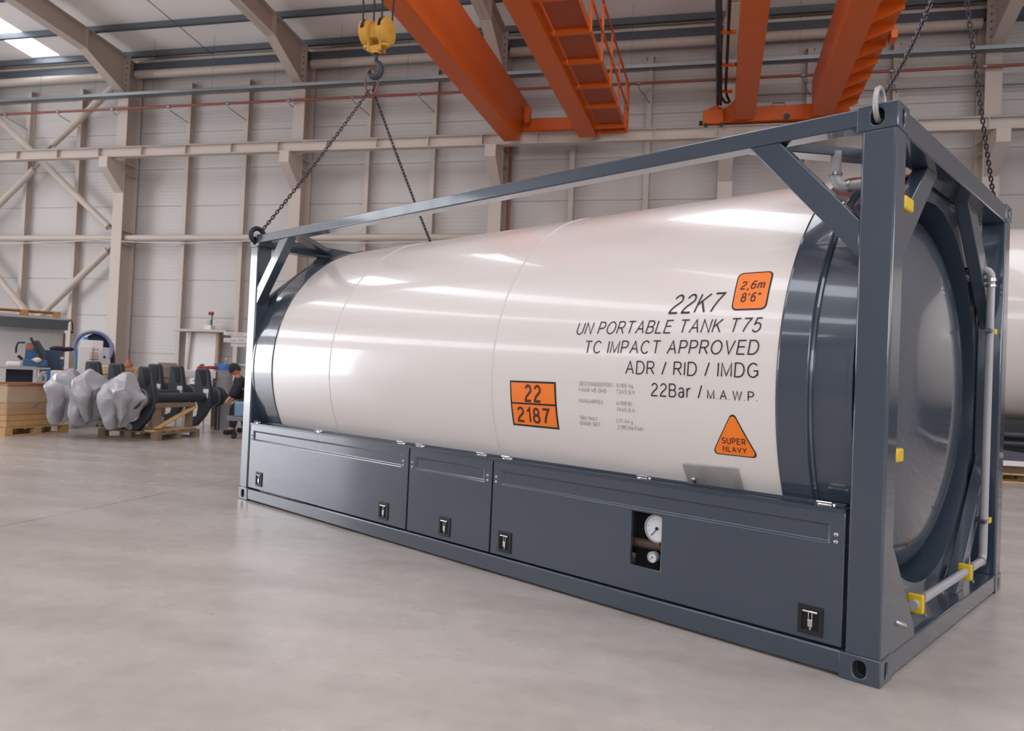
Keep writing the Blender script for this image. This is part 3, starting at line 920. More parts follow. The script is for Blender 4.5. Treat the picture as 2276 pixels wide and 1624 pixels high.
# plain sans lettering drawn as strokes: every glyph is a set of centre lines on a cap height of 1
def A_(cx, cy, rx, ry, a0, a1, n=14):
    return [(cx + rx * cos(radians(a0 + (a1 - a0) * k / n)), cy + ry * sin(radians(a0 + (a1 - a0) * k / n))) for k in range(n + 1)]
GL = {
 'A': (.70, [[(0, 0), (.35, 1), (.70, 0)], [(.13, .36), (.57, .36)]]),
 'B': (.58, [[(0, 0), (0, 1), (.32, 1)] + A_(.32, .76, .22, .24, 90, -90, 10) + [(0, .52)], [(.32, .52)] + A_(.34, .26, .24, .26, 90, -90, 10) + [(0, 0)]]),
 'C': (.70, [A_(.36, .5, .36, .5, 42, 318, 24)]),
 'D': (.66, [[(0, 0), (0, 1), (.28, 1)] + A_(.28, .5, .38, .5, 90, -90, 18) + [(0, 0)]]),
 'E': (.54, [[(.54, 1), (0, 1), (0, 0), (.56, 0)], [(0, .53), (.50, .53)]]),
 'F': (.52, [[(.52, 1), (0, 1), (0, 0)], [(0, .52), (.45, .52)]]),
 'G': (.74, [A_(.37, .5, .37, .5, 44, 322, 24) + [(.70, .18), (.70, .46), (.40, .46)]]),
 'H': (.62, [[(0, 0), (0, 1)], [(.62, 0), (.62, 1)], [(0, .53), (.62, .53)]]),
 'I': (.0, [[(0, 0), (0, 1)]]),
 'K': (.60, [[(0, 0), (0, 1)], [(.58, 1), (0, .40)], [(.20, .60), (.62, 0)]]),
 'L': (.48, [[(0, 1), (0, 0), (.50, 0)]]),
 'M': (.72, [[(0, 0), (0, 1), (.36, .06), (.72, 1), (.72, 0)]]),
 'N': (.62, [[(0, 0), (0, 1), (.62, 0), (.62, 1)]]),
 'O': (.78, [A_(.39, .5, .39, .5, 90, 450, 34)]),
 'P': (.56, [[(0, 0), (0, 1), (.32, 1)] + A_(.32, .73, .24, .27, 90, -90, 12) + [(0, .46)]]),
 'R': (.60, [[(0, 0), (0, 1), (.34, 1)] + A_(.34, .74, .23, .26, 90, -90, 12) + [(0, .48)], [(.30, .48), (.62, 0)]]),
 'S': (.58, [A_(.29, .74, .25, .26, 30, 250, 14) + A_(.29, .26, .29, .27, 72, -155, 16)]),
 'T': (.64, [[(0, 1), (.64, 1)], [(.32, 1), (.32, 0)]]),
 'U': (.62, [[(0, 1), (0, .34)] + A_(.31, .34, .31, .35, 180, 360, 16) + [(.62, 1)]]),
 'V': (.66, [[(0, 1), (.33, 0), (.66, 1)]]),
 'W': (.94, [[(0, 1), (.23, 0), (.47, 1), (.71, 0), (.94, 1)]]),
 'Y': (.66, [[(0, 1), (.33, .42), (.66, 1)], [(.33, .42), (.33, 0)]]),
 '0': (.54, [A_(.27, .5, .27, .5, 90, 450, 28)]),
 '1': (.26, [[(0, .76), (.14, .84), (.26, 1), (.26, 0)]]),
 '2': (.56, [A_(.28, .72, .25, .28, 165, -20, 14) + A_(.60, -.18, .62, .70, 115, 168, 8)[1:-1] + [(.02, .0), (.56, 0)]]),
 '3': (.54, [A_(.26, .76, .23, .24, 150, -90, 12) + A_(.26, .26, .27, .26, 90, -150, 14)]),
 '4': (.58, [[(.42, 0), (.42, 1), (0, .30), (.58, .30)]]),
 '5': (.54, [[(.50, 1), (.12, 1), (.05, .48)] + A_(.26, .32, .28, .33, 130, -150, 18)]),
 '6': (.54, [A_(.36, .52, .34, .49, 62, 180, 10) + A_(.27, .31, .26, .31, 180, 540, 24)]),
 '7': (.54, [[(0, 1), (.54, 1), (.34, .62), (.22, .28), (.17, 0)]]),
 '8': (.54, [A_(.27, .75, .22, .25, 90, 450, 22), A_(.27, .26, .27, .27, 90, 450, 24)]),
 '9': (.54, [A_(.18, .48, .34, .49, 242, 360, 10) + A_(.27, .69, .26, .31, 0, 360, 24)]),
 '/': (.28, [[(0, 0), (.28, 1)]]),
 '.': (.03, [[(0, 0), (.0, .07)]]),
 ',': (.05, [[(.08, .10), (.06, -.06), (0, -.24)]]),
 "'": (.03, [[(.02, 1), (.0, .74)]]),
 '"': (.22, [[(.02, 1), (.0, .74)], [(.2, 1), (.18, .74)]]),
 '(': (.16, [A_(.38, .42, .36, .66, 120, 240, 10)]),
 'a': (.46, [A_(.22, .50, .21, .23, 155, 0, 10) + [(.43, .0)], A_(.21, .19, .20, .20, 70, 330, 14) + [(.43, .38), (.25, .40)]]),
 'r': (.28, [[(0, 0), (0, .72)], [(0, .45)] + A_(.22, .44, .21, .28, 170, 70, 8)]),
 'm': (.76, [[(0, 0), (0, .72)], [(0, .45)] + A_(.19, .48, .19, .24, 170, 0, 9) + [(.38, 0)], [(.38, .45)] + A_(.57, .48, .19, .24, 170, 0, 9) + [(.76, 0)]]),
 'g': (.44, [A_(.21, .36, .21, .36, 30, 330, 16), [(.43, .72), (.43, -.05)] + A_(.21, -.05, .22, .22, 0, -150, 8)]),
 'h': (.42, [[(0, 0), (0, 1)], [(0, .45)] + A_(.21, .48, .21, .24, 170, 0, 9) + [(.42, 0)]]),
 'i': (.0, [[(0, 0), (0, .72)], [(0, .9), (0, 1)]]),
 'u': (.42, [[(0, .72), (0, .25)] + A_(.21, .25, .21, .25, 180, 360, 10) + [(.42, .72)], [(.42, .25), (.42, 0)]]),
 'l': (.0, [[(0, 0), (0, 1)]]),
}
def text_verts(s, shear=0., wt=.09, space=1.):
    V, F, x, WI, wi = [], [], 0., [], 0
    for ch in s:
        if ch == ' ':
            x += .44 * space; wi += 1; continue
        w, lines = GL[ch]
        for ln in lines:
            P = []
            for p in ln:
                if not P or (abs(P[-1][0] - p[0]) + abs(P[-1][1] - p[1])) > 1e-4: P.append(p)
            closed = abs(P[0][0] - P[-1][0]) + abs(P[0][1] - P[-1][1]) < 1e-3
            if closed: P = P[:-1]
            n = len(P); L_, R2 = [], []
            for i in range(n):
                pr = Vector(P[i - 1]) if (i or closed) else None
                nx = Vector(P[(i + 1) % n]) if (i < n - 1 or closed) else None
                c = Vector(P[i])
                d0 = (c - pr).normalized() if pr is not None else (nx - c).normalized()
                d1 = (nx - c).normalized() if nx is not None else d0
                n0, n1 = Vector((-d0.y, d0.x)), Vector((-d1.y, d1.x))
                mt = n0 + n1
                if mt.length < .35: mt = n0
                mt = mt.normalized(); k = min(2.2, 1 / max(.3, mt.dot(n0)))
                L_.append(c + mt * wt / 2 * k); R2.append(c - mt * wt / 2 * k)
            b0 = len(V)
            for a, c in zip(L_, R2): V += [(a.x + x, a.y), (c.x + x, c.y)]; WI += [wi, wi]
            for i in range(n if closed else n - 1):
                j = (i + 1) % n
                F.append((b0 + 2 * i, b0 + 2 * i + 1, b0 + 2 * j + 1, b0 + 2 * j))
        x += w + (.19 + wt * .9) * space
    return [(a + shear * c, c) for a, c in V], F, WI
def lettering(s, uL, uR, v0, vcap, mtl, name='lettering', shear=0., wt=.095, space=1., off=.003, parent=None, slope=0.):
    """cap height and base line from v0..vcap, extents uL..uR (u falls to the right); one mesh per word"""
    vs, fs, wd_ = text_verts(s, shear, wt, space)
    x0, x1 = min(x for x, y in vs), max(x for x, y in vs)
    P = []
    for x, y in vs:
        t = (x - x0) / (x1 - x0)
        P.append(wrap(uL + (uR - uL) * t, v0 + slope * t + y * (vcap - v0), off))
    for k in sorted(set(wd_)):
        ids = [i for i in range(len(P)) if wd_[i] == k]; mp_ = {i: n for n, i in enumerate(ids)}
        me = bpy.data.meshes.new(name)
        me.from_pydata([P[i] for i in ids], [], [tuple(mp_[i] for i in f) for f in fs if f[0] in mp_]); me.update(); me.materials.append(mtl)
        o = bpy.data.objects.new(name, me); COL.objects.link(o); o.parent = parent or T
TL = 'tank_lettering'
lettering('22K7', 1.158, .830, .374, .480, ink, TL, shear=.30, wt=.098)
lettering('UN PORTABLE TANK T75', 1.776, .606, .260, .331, ink, TL, shear=.17)
lettering('TC IMPACT APPROVED', 1.691, .606, .145, .215, ink, TL, shear=.08)
lettering('ADR / RID / IMDG', 1.389, .600, .030, .099, ink, TL)
lettering('22Bar /', 1.214, .903, -.087, -.020, ink, TL, wt=.10)
lettering('M.A.W.P.', .874, .601, -.087, -.043, ink, TL, wt=.115, space=1.2)
for s, uL, uR, v in (('SIEOTINMEIEEPIOIO', 1.716, 1.476, -.049), ('5/169 Ng', 1.448, 1.334, -.050), ('FAGR ME DHS', 1.716, 1.517, -.085), ('7245.9 h', 1.447, 1.322, -.085),
                     ('PANGARFIES', 1.717, 1.541, -.151), ('4/109 lEl', 1.449, 1.341, -.151), ('(445.9 h', 1.444, 1.325, -.187),
                     ('TBN TKAT', 1.721, 1.590, -.254), ('CT/ A4 g', 1.452, 1.342, -.253), ('OMNK SET', 1.722, 1.571, -.286), ('2.90 Na Fuih', 1.447, 1.276, -.289)):
    lettering(s, uL, uR, v, v + .021, ink_grey, TL, wt=.12)

def patch(name, mtl, vv, lo, hi, off, parent):
    """curved plate between left edge lo(v) and right edge hi(v)"""
    m = MB(); rows = []
    for v in vv:
        a, b = lo(v), hi(v)
        rows.append([m.v(wrap(a, v, off)), m.v(wrap(b, v, off))])
    for r, s in zip(rows, rows[1:]): m.face([r[0], r[1], s[1], s[0]])
    return m.build(name, mtl, parent, smooth=False)
def poly_patch(name, mtl, poly, off, parent, n=40):
    vs = sorted(set([p[1] for p in poly] + [min(p[1] for p in poly) + (max(p[1] for p in poly) - min(p[1] for p in poly)) * k / n for k in range(n + 1)]))
    e = 1e-5
    vs[0] += e; vs[-1] -= e
    def cuts(v):
        r = []
        for i in range(len(poly)):
            (u0, a), (u1, b_) = poly[i], poly[(i + 1) % len(poly)]
            if (a - v) * (b_ - v) <= 0 and abs(a - b_) > 1e-9: r.append(u0 + (u1 - u0) * (v - a) / (b_ - a))
        return r
    return patch(name, mtl, vs, lambda v: max(cuts(v)), lambda v: min(cuts(v)), off, parent)
def rounded(pts, r, n=7):
    out = []
    m = len(pts)
    for i in range(m):
        p = Vector(pts[i]); a = (Vector(pts[i - 1]) - p).normalized(); b_ = (Vector(pts[(i + 1) % m]) - p).normalized()
        ang = a.angle(b_); dd = r / math.tan(ang / 2)
        c = p + (a + b_).normalized() * (r / sin(ang / 2))
        s, e = p + a * dd - c, p + b_ * dd - c
        for k in range(n + 1):
            q = s.slerp(e, k / n, s) if s.angle(e) > 1e-4 else s
            out.append(tuple(c + q.normalized() * r))
    return out
def inset_quad(q, d):
    cx = sum(p[0] for p in q) / len(q); cy = sum(p[1] for p in q) / len(q)
    hx = max(abs(p[0] - cx) for p in q); hy = max(abs(p[1] - cy) for p in q)
    return [(cx + (p[0] - cx) * (1 - d / hx), cy + (p[1] - cy) * (1 - d / hy)) for p in q]
# 2,6m / 8'6'' sign
q = [(.787, .376), (.597, .376), (.600, .598), (.793, .598)]
s = poly_patch('height_sign', ink, rounded(q, .03), .0015, T)
poly_patch('sign_face', sign_orange, rounded(inset_quad(q, .008), .024), .003, s)
lettering('2,6m', .760, .628, .497, .540, ink_brown, 'sign_lettering', shear=.12, wt=.17, off=.0045, parent=s)
lettering('8\'6"', .744, .638, .424, .470, ink_brown, 'sign_lettering', shear=.05, wt=.17, off=.0045, parent=s)
# 22 / 2187 hazard plate
q = [(2.281, -.331), (1.890, -.331), (1.899, -.036), (2.288, -.038)]
s = poly_patch('hazard_plate', ink, q, .0015, T)
poly_patch('plate_face', sign_orange, [(2.270, -.177), (1.906, -.174), (1.911, -.048), (2.275, -.050)], .003, s)
poly_patch('plate_face', sign_orange, [(2.266, -.319), (1.902, -.319), (1.906, -.186), (2.270, -.188)], .003, s)
lettering('22', 2.158, 2.020, -.163, -.066, ink_brown, 'plate_lettering', wt=.17, off=.0045, parent=s)
lettering('2187', 2.232, 1.950, -.297, -.210, ink_brown, 'plate_lettering', wt=.17, off=.0045, parent=s)
# warning triangle
q = [(.862, -.378), (.604, -.378), (.7335, -.140)]
s = poly_patch('warning_triangle', ink, rounded(q, .020), .0015, T)
c = (sum(p[0] for p in q) / 3, sum(p[1] for p in q) / 3)
poly_patch('sign_face', sign_orange, rounded([(c[0] + (p[0] - c[0]) * .93, c[1] + (p[1] - c[1]) * .93) for p in q], .018), .003, s)
lettering('SUPER', .799, .667, -.313, -.284, ink_brown, 'sign_lettering', wt=.17, off=.0045, parent=s)
lettering('NLAVY', .797, .667, -.356, -.330, ink_brown, 'sign_lettering', wt=.17, off=.0045, parent=s)

# ================================================================== CHAINS, RINGS, HOOK BLOCKS
MW = Matrix.Translation((OX, OY, 0)) @ Matrix.Rotation(TH, 4, 'Z')
def cw(x, y, z): return MW @ Vector((x, y, z))
def link_mesh(p, r, wr):
    m = MB(); pts = []
    for s in (1, -1):
        for k in range(7):
            a = -pi / 2 + pi * k / 6
            pts.append((s * (p / 2 - .0) + s * r * cos(a) * 1.0, s * r * sin(a), 0))
    m.tube(pts, wr, n=8, closed=True)
    return m
def chain_proto(k):
    """k: overall scale of the link"""
    return link_mesh(.0245 * k, .0125 * k, .0056 * k).build('chain_link', chain_m)
def chain(name, label, a, c, sag=0., group='lifting chains', k_=1.):
    a, c = Vector(a), Vector(c)
    t = thing(name, label, 'chain', a, 0, group)
    d = c - a
    n = int(d.length / (.0385 * k_))
    proto, used = PROTO[k_], PROTO.get(('used', k_))
    for k in range(n):
        f = (k + .5) / n
        q = d * f; q.z -= sag * 4 * f * (1 - f)
        tv = d.copy(); tv.z -= sag * 4 * (1 - 2 * f); tv.normalize()
        x, y, z = frame_from(tv)
        if k % 2: x, y = y, -x
        M = Matrix(((z.x, x.x, y.x, q.x), (z.y, x.y, y.y, q.y), (z.z, x.z, y.z, q.z), (0, 0, 0, 1)))
        if used:
            o = proto.copy(); COL.objects.link(o)
        else:
            o = proto; used = PROTO[('used', k_)] = True
        o.parent = t; o.matrix_local = M
    return t
PROTO = {1.: chain_proto(1.), .8: chain_proto(.8)}
def shackle(t, pts, r, m=None):
    MB().tube([Vector(p) - t.location for p in pts], r, n=10, closed=True).build('shackle', m or steel_dull, t)
def loop(cx, z0, z1, y0, y1, n=20):
    return [cw(cx, (y0 + y1) / 2 + (y1 - y0) / 2 * cos(2 * pi * k / n), (z0 + z1) / 2 + (z1 - z0) / 2 * sin(2 * pi * k / n)) for k in range(n)]
LX = L - .15
apexL = cw(LX, YC, 4.40); apexR = cw(.09, YC, 3.98)
t = chain('lifting_chain', 'left lifting chain slanting down to the far left corner of the frame', cw(L - .09, -.06, 2.63), apexL + Vector((-.02, 0, 0)), .03)
shackle(t, loop(L - .09, 2.52, 2.655, -.09, .045), .024, black)
t = chain('lifting_chain', 'lifting chain dropping from the hook behind the tank top', cw(L - .09, -W + .08, 2.62), apexL + Vector((.02, 0, 0)), .03)
shackle(t, loop(L - .09, 2.52, 2.655, -W - .045, -W + .09), .022, black)
t = chain('lifting_chain', 'lifting chain rising from the near top corner in front of the orange crane', cw(.09, -.07, 2.645), apexR, .09, k_=.8)
shackle(t, loop(.09, 2.515, 2.665, -.085, .03), .0125)
t = chain('lifting_chain', 'lifting chain hanging to the far top corner at the right edge', cw(.09, -W + .07, 2.62), apexR, .03, k_=.8)
shackle(t, loop(.09, 2.515, 2.655, -W - .03, -W + .09), .0125)

# master rings
def master(ap, lab):
    m = MB(); n = 24
    m.tube([Vector((.070 * cos(2 * pi * k / n), 0, .09 + .150 * sin(2 * pi * k / n))) for k in range(n)], .0115, n=8, closed=True)
    o = m.build('master_ring', mat('worn_red_steel', '7d5a55', .4, .7, var=.3, scale=40) if 'worn_red_steel' not in MATS else MATS['worn_red_steel'])
    o.location = ap; o.rotation_euler = (0, 0, radians(14))
    return tag(o, lab, 'lifting ring')
master(apexL, 'oval lifting ring hanging from the dark crane hook and holding two chains')

def hook_block(loc, rz, lab):
    t = thing('hook_block', lab, 'crane hook', loc, rz, 'crane hook blocks')
    # sheave housings: axis along local x
    for s in (1, -1):
        c = s * .125
        m = MB().lathe([(0, -.062), (.15, -.062), (.165, -.055), (.168, 0), (.165, .055), (.15, .062), (0, .062)], (c, 0, .70), (1, 0, 0), 40)
        hs = m.build('sheave_housing', yellow, t)
        m = MB()
        m.lathe([(.1695, -.022), (.1715, -.020), (.1715, .020), (.1695, .022)], (c, 0, .70), (1, 0, 0), 40)
        bm = m.bm
        kill = [v for v in bm.verts if v.co.z < .70 - .02]
        bmesh.ops.delete(bm, geom=kill, context='VERTS')
        m.build('rope_slot', black_in, hs)
        m = MB(); m.cyl((c + .062, 0, .70), (c + .072, 0, .70), .032, n=20); m.cyl((c + .072, 0, .70), (c + .082, 0, .70), .014, n=12)
        m.build('axle_cap', yellow, hs)
        MB().cyl((c, 0, .53), (c + .0, 0, .50), .06, n=16).build('guard_lug', yellow, hs)
    m = MB(); m.box(-.07, .07, -.09, .09, .60, .78)
    m.build('bridge', yellow, t, bevel=.02)
    m = MB(); m.box(-.10, -.075, -.07, .07, .44, .68); m.box(.075, .10, -.07, .07, .44, .68); m.box(-.1, .1, -.05, .05, .44, .52)
    m.lathe([(.055, .0), (.062, .02), (.05, .04)], (0, 0, .42), (0, 0, 1), 16)
    m.build('crosshead', yellow, t, bevel=.008)
    pts = [(0, 0, .46), (0, 0, .38), (0, 0, .33)]
    # hook curve in local xz plane
    for k in range(13):
        a = radians(80 - 22 * k)
        pts.append((-.005 + .085 * cos(a) + .0, 0, .215 + .095 * sin(a)))
    pts.append((-.105, 0, .27))
    t.scale = (.86, .86, .86)
    m = MB(); m.tube(pts, .036, n=12, taper=lambda f: .62 + .55 * sin(pi * min(1, max(0, (f - .05) / .9))) - .25 * max(0, f - .8) / .2)
    m.build('hook', charcoal, t)
    return t
hb = hook_block(apexL + Vector((.035, .01, .035)), radians(-8), 'yellow twin-sheave crane hook block with a dark hook above the tank')
# hoist ropes up to the crab on the crane
for k, (dx, dy) in enumerate(((-.125, -.16), (-.125, .16), (.125, -.16), (.125, .16))):
    lab = ['front left', 'rear left', 'front right', 'rear right'][k]
    p = hb.location + Vector((dx, dy, .72)) * .86
    o = MB().cyl((0, 0, 0), (dx * .5, dy * .3, 2.9), .011, n=8).build('hoist_rope', rope_m); o.location = p
    tag(o, '%s dark wire rope above the yellow hook block' % lab, 'wire rope', 'wire ropes of the hook block')

# ================================================================== LEFT BACKGROUND: AXLES, CRATE, BENCHES
from mathutils import noise
def pallet(name, lab, x, y, lx, ly, z=0, mt=None, rz=0., group=None):
    """origin at the near-left corner; boards run along x"""
    t = thing(name, lab, 'pallet', (x, y, z), rz, group)
    mt = mt or wood
    for j in range(3):
        yy = (0, ly / 2 - .05, ly - .1)[j]
        MB().box(0, lx, yy, yy + .1, 0, .022).build('bottom_board', mt, t, smooth=False)
        for i in range(3):
            xx = (0, lx / 2 - .07, lx - .14)[i]
            MB().box(xx, xx + .14, yy, yy + .1, .022, .10).build('block', mt, t, smooth=False)
    for i in range(3):
        xx = (0, lx / 2 - .07, lx - .14)[i]
        MB().box(xx, xx + .14, 0, ly, .10, .122).build('stringer_board', mt, t, smooth=False)
    for k in range(5):
        yy = k * (ly - .12) / 4
        MB().box(0, lx, yy, yy + .12, .122, .144).build('deck_board', mt, t, smooth=False)
    return t
# crate (its long side faces +X, towards the open floor)
pallet('wooden_pallet', 'pale wooden pallet under the wrapped timber crate at the left edge', -10.72, 9.92, 1.28, .85, rz=pi / 2)
t = thing('timber_crate', 'stretch-wrapped crate of pale timber at the left edge of the floor', 'crate', (-11.1, 10.52, .144))
m = MB()
for k in range(4):
    m.box(-.36, .34, -.55, .52, .005 + k * .098, .098 + k * .098)
m.build('lower_planks', wood, t, bevel=.004)
m = MB(); m.box(-.35, .33, -.55, .52, .40, .68)
m.build('upper_panel', mat('pale_veneer_sheets', 'cbb493', .6, var=.12, scale=5), t, bevel=.006)
m = MB(); m.box(-.36, .36, -.56, .30, .68, .705); m.box(-.3, .30, .31, .50, .68, .71); m.bar((-.3, -.5, .71), (.34, .2, .725), .3, .02)
m.build('lid_board', wood_red, t, smooth=False)
m = MB()
bm = m.bm
nu, nv = 60, 16
for (fx, fy) in (((.352, -.57), (.352, .54)), ((-.37, -.57), (.352, -.57))):
    V = [[m.v((fx[0] + (fy[0] - fx[0]) * i / nu + (.015 * noise.noise((i * .21, k * .55, 3))), fx[1] + (fy[1] - fx[1]) * i / nu - (.012 if fx[1] == fy[1] else 0), .24 + .46 * k / nv + .03 * noise.noise((i * .09, k * .2, 7)))) for k in range(nv + 1)] for i in range(nu + 1)]
    for i in range(nu):
        for k in range(nv): m.face([V[i][k], V[i + 1][k], V[i + 1][k + 1], V[i][k + 1]])
m.build('stretch_wrap', MATS['clear_stretch_wrap'], t, ang=80)
m = MB(); m.prism([(-.10, .30), (-.02, .30), (.10, .40), (.02, .40)], 0, .342, .345)
m.build('grey_label', mat('grey_label_film', '7c7f84', .5), t, smooth=False)

# wooden stand on its pallet, three axles across it
pallet('wooden_pallet', 'dark weathered pallet under the black trailer axles', -9.72, 10.78, 1.18, 1.10, mt=wood_dk)
t = thing('axle_stand', 'weathered timber trestle carrying the black axles on the pallet', 'wooden stand', (-9.0, 11.35, .144))
for x in (-.42, .30):
    for y in (-.42, .42):
        MB().box(x - .05, x + .05, y - .05, y + .05, 0, .40).build('post', wood_dk, t, bevel=.004)
m = MB(); m.box(-.5, .38, -.5, -.36, .40, .47); m.box(-.5, .38, .36, .5, .40, .47); m.box(.24, .36, -.36, .36, .40, .46); m.build('top_rail', wood_dk, t, bevel=.004)
MB().bar((.37, -.50, .06), (.37, .48, .40), .03, .11, up=(1, 0, 0)).build('diagonal_board', wood, t, bevel=.003)
MB().box(.22, .40, -.6, .52, 0, .03).build('foot_board', wood, t, bevel=.003)

def trailer_axle(lab, X, Z, YL, YR, sides=True):
    t = thing('trailer_axle', lab, 'axle', (X, YL, 0), 0, 'black trailer axles on the pallet')
    MB().cyl((0, .05, Z), (0, YR - YL - .05, Z), .085, n=28).build('axle_beam', charcoal, t)
    arm = [(-.20, .50), (-.17, .53), (.02, .53), (.055, .49), (.13, .12), (.15, -.02), (.13, -.18), (.03, -.36), (-.14, -.55), (-.20, -.565), (-.40, -.565), (-.34, -.44), (-.14, -.36), (-.11, -.2), (-.20, 0), (-.21, .2)]
    for y in (0, YR - YL):
        m = MB(); m.prism([(a, Z + b_) for a, b_ in arm], 1, y - .055, y + .055)
        a_ = m.build('trailing_arm', charcoal, t, bevel=.018, seg=3)
        m = MB()
        pad = [(-.115 + .0, .505), (.025, .50), (.05, .34), (.045, .25), (.01, .20), (-.03, .22), (-.06, .32)]
        m.prism([(a, Z + b_) for a, b_ in pad], 1, y - .064, y - .05)
        m.build('spring_pad', black, a_, bevel=.004)
        MB().cyl((-.29, y - .07, Z - .50), (-.29, y + .07, Z - .50), .055, n=16).build('bush', steel_dull, a_)
        if y > 0:
            m = MB(); m.box(.0, .105, y - .0615, y - .057, Z - .02, Z + .055); m.box(.0, .11, y - .0615, y - .057, Z + .065, Z + .15)
            m.build('white_label', sticker, a_, smooth=False)
    ye = YR - YL
    for s, y0 in ((1, ye), (-1, 0)):
        if s < 0 and not sides: continue
        prof = [(0, .06), (.13, .06), (.15, .10), (.15, .20), (.17, .21), (.17, .26), (.14, .27), (.14, .36), (.185, .37), (.185, .41), (.10, .42), (.09, .56), (.05, .60), (0, .60)]
        if s < 0: prof = prof[:9] + [(.15, .375), (0, .375)]
        m = MB().lathe(prof, (0, y0, Z), (0, s, 0), 28)
        h = m.build('wheel_hub', charcoal, t, ang=30)
        MB().lathe([(.171, .215), (.174, .22), (.174, .25), (.171, .255)], (0, y0, Z), (0, s, 0), 28).build('hub_band', steel, h)
        if s > 0:
            MB().lathe([(0, .60), (.055, .60), (.06, .66), (.04, .70), (0, .70)], (0, y0, Z), (0, s, 0), 16).build('stub_cap', brass, h)
    return t
AXL = [(-8.81, .705, 10.85, 12.36), (-9.42, .735, 10.87, 12.42), (-9.90, .755, 10.88, 12.42)]
for (X, Z, a, c), lab in zip(AXL, ('nearest black trailer axle, its long beam in full view on the pallet', 'middle black trailer axle between the two others on the pallet', 'farthest left black trailer axle behind the two others on the pallet')):
    trailer_axle(lab, X, Z, a, c)
def bag(X, Y, Z, sx, sy, sz, seed, lab):
    """film pulled over a hub: faceted crown, sharp hanging pleats, one slanted corner reaching down"""
    rnd = random.Random(seed)
    pl_ = [(Vector((rnd.uniform(-1, 1), rnd.uniform(-1, 1), rnd.uniform(-.4, 1))).normalized(), rnd.uniform(.80, 1.0)) for _ in range(16)]
    np_, ph = rnd.choice((4, 5)), rnd.uniform(0, 6)
    m = MB()
    bmesh.ops.create_icosphere(m.bm, subdivisions=6, radius=1)
    for v in m.bm.verts:
        c = v.co.normalized()
        f = min([1.08] + [dd / c.dot(n) for n, dd in pl_ if c.dot(n) > .3])
        th = atan2(c.y, c.x) + .9 * c.z + .35 * noise.noise(c * 1.6 + Vector((seed, 0, 0)))
        tri = abs(((th * np_ / (2 * pi) + ph) % 1) - .5) * 2
        low = min(1, max(0, (.75 - c.z) / 1.2))
        q = (th * 2.3 / (2 * pi) + c.z * 1.3 + ph * .7) % 1
        f *= 1.05 - .40 * low * (1 - tri) ** 1.3 - .10 * abs(q - .5)
        x, y, z = c * f
        x, y = x * f ** .3, y * f ** .3
        if c.z < -.1:
            k = min(1, (-.1 - c.z) * 1.3)
            z -= k * (.30 + .42 * tri * max(0, -c.x + .2))
            x = x * (1 - .25 * k) - .30 * k
        v.co = Vector((x * sx, y * sy, z * sz))
    o = m.build('plastic_bag', film, ang=16)
    o.location = (X, Y, Z)
    return tag(o, lab, 'plastic bag', 'grey bags over the axle ends')
bag(-8.93, 10.40, .73, .31, .36, .36, 3, 'crumpled grey plastic bag over the hub of the nearest axle')
bag(-9.57, 10.42, .75, .26, .36, .37, 8, 'crumpled grey plastic bag over the hub of the middle axle')
bag(-10.05, 10.42, .77, .26, .34, .37, 12, 'crumpled grey plastic bag over the hub of the farthest left axle')

# ---- things standing along the wall, measured in frames that face the camera
def fbox(m, fr, x0, x1, y0, y1, d0, d1, mi=0, foot=False):
    xm, ym = (x0 + x1) / 2, (y0 + y1) / 2
    a, c = fr.p(x0, ym, d0), fr.p(x1, ym, d0)
    zt, zb = fr.p(xm, y0, d0).z, (0 if foot else fr.p(xm, y1, d0).z)
    m.box(a.x, c.x, d0, d1, zb, zt, mi); return m
def fthing(name, lab, cat, fr, group=None):
    return thing(name, lab, cat, fr.o, fr.rz, group)

# welding booth with canopy
fr = Fr(80, 16.6)
t = fthing('welding_booth', 'pale open-fronted booth with a grey canopy at the left edge', 'booth', fr)
m = MB(); fbox(m, fr, -60, 164, 716, 0, 1.0, 1.05, foot=True); m.build('back_panel', cream, t, smooth=False)
zt = fr.p(80, 703).z; xa, xb = fr.x(-60, 700), fr.x(158, 700)
m = MB(); m.box(xa, xb, 0, 1.05, zt - .04, zt); m.build('canopy_sheet', grey_box, t, smooth=False)
m = MB(); m.prism([(.02, zt - .04), (.30, zt - .26), (.33, zt - .26), (.06, zt - .04)], 0, xa, xb - .04); m.build('canopy_fascia', mat('grey_green_sheet', '6b7476', .55), t, smooth=False)
m = MB(); m.tube([fr.p(150, 714), fr.p(158, 711), fr.p(161, 718), fr.p(162, 734)], .014, n=8); m.ball(fr.p(160, 738), .03); m.build('hook_cable', black, t)
m = MB(); fbox(m, fr, 161, 166, 742, 0, .90, .98, foot=True); m.build('timber_post', wood_red, t, smooth=False)
p = fr.M.transposed() @ Vector((fr.x(-30, 690, .12), .12, 0)) + fr.o
pallet('wooden_pallet', 'brown pallet lying on top of the booth canopy', p.x, p.y, 1.38, .85, z=zt, rz=fr.rz, mt=mat('brown_pine', 'a67c45', .7, var=.2, scale=7))

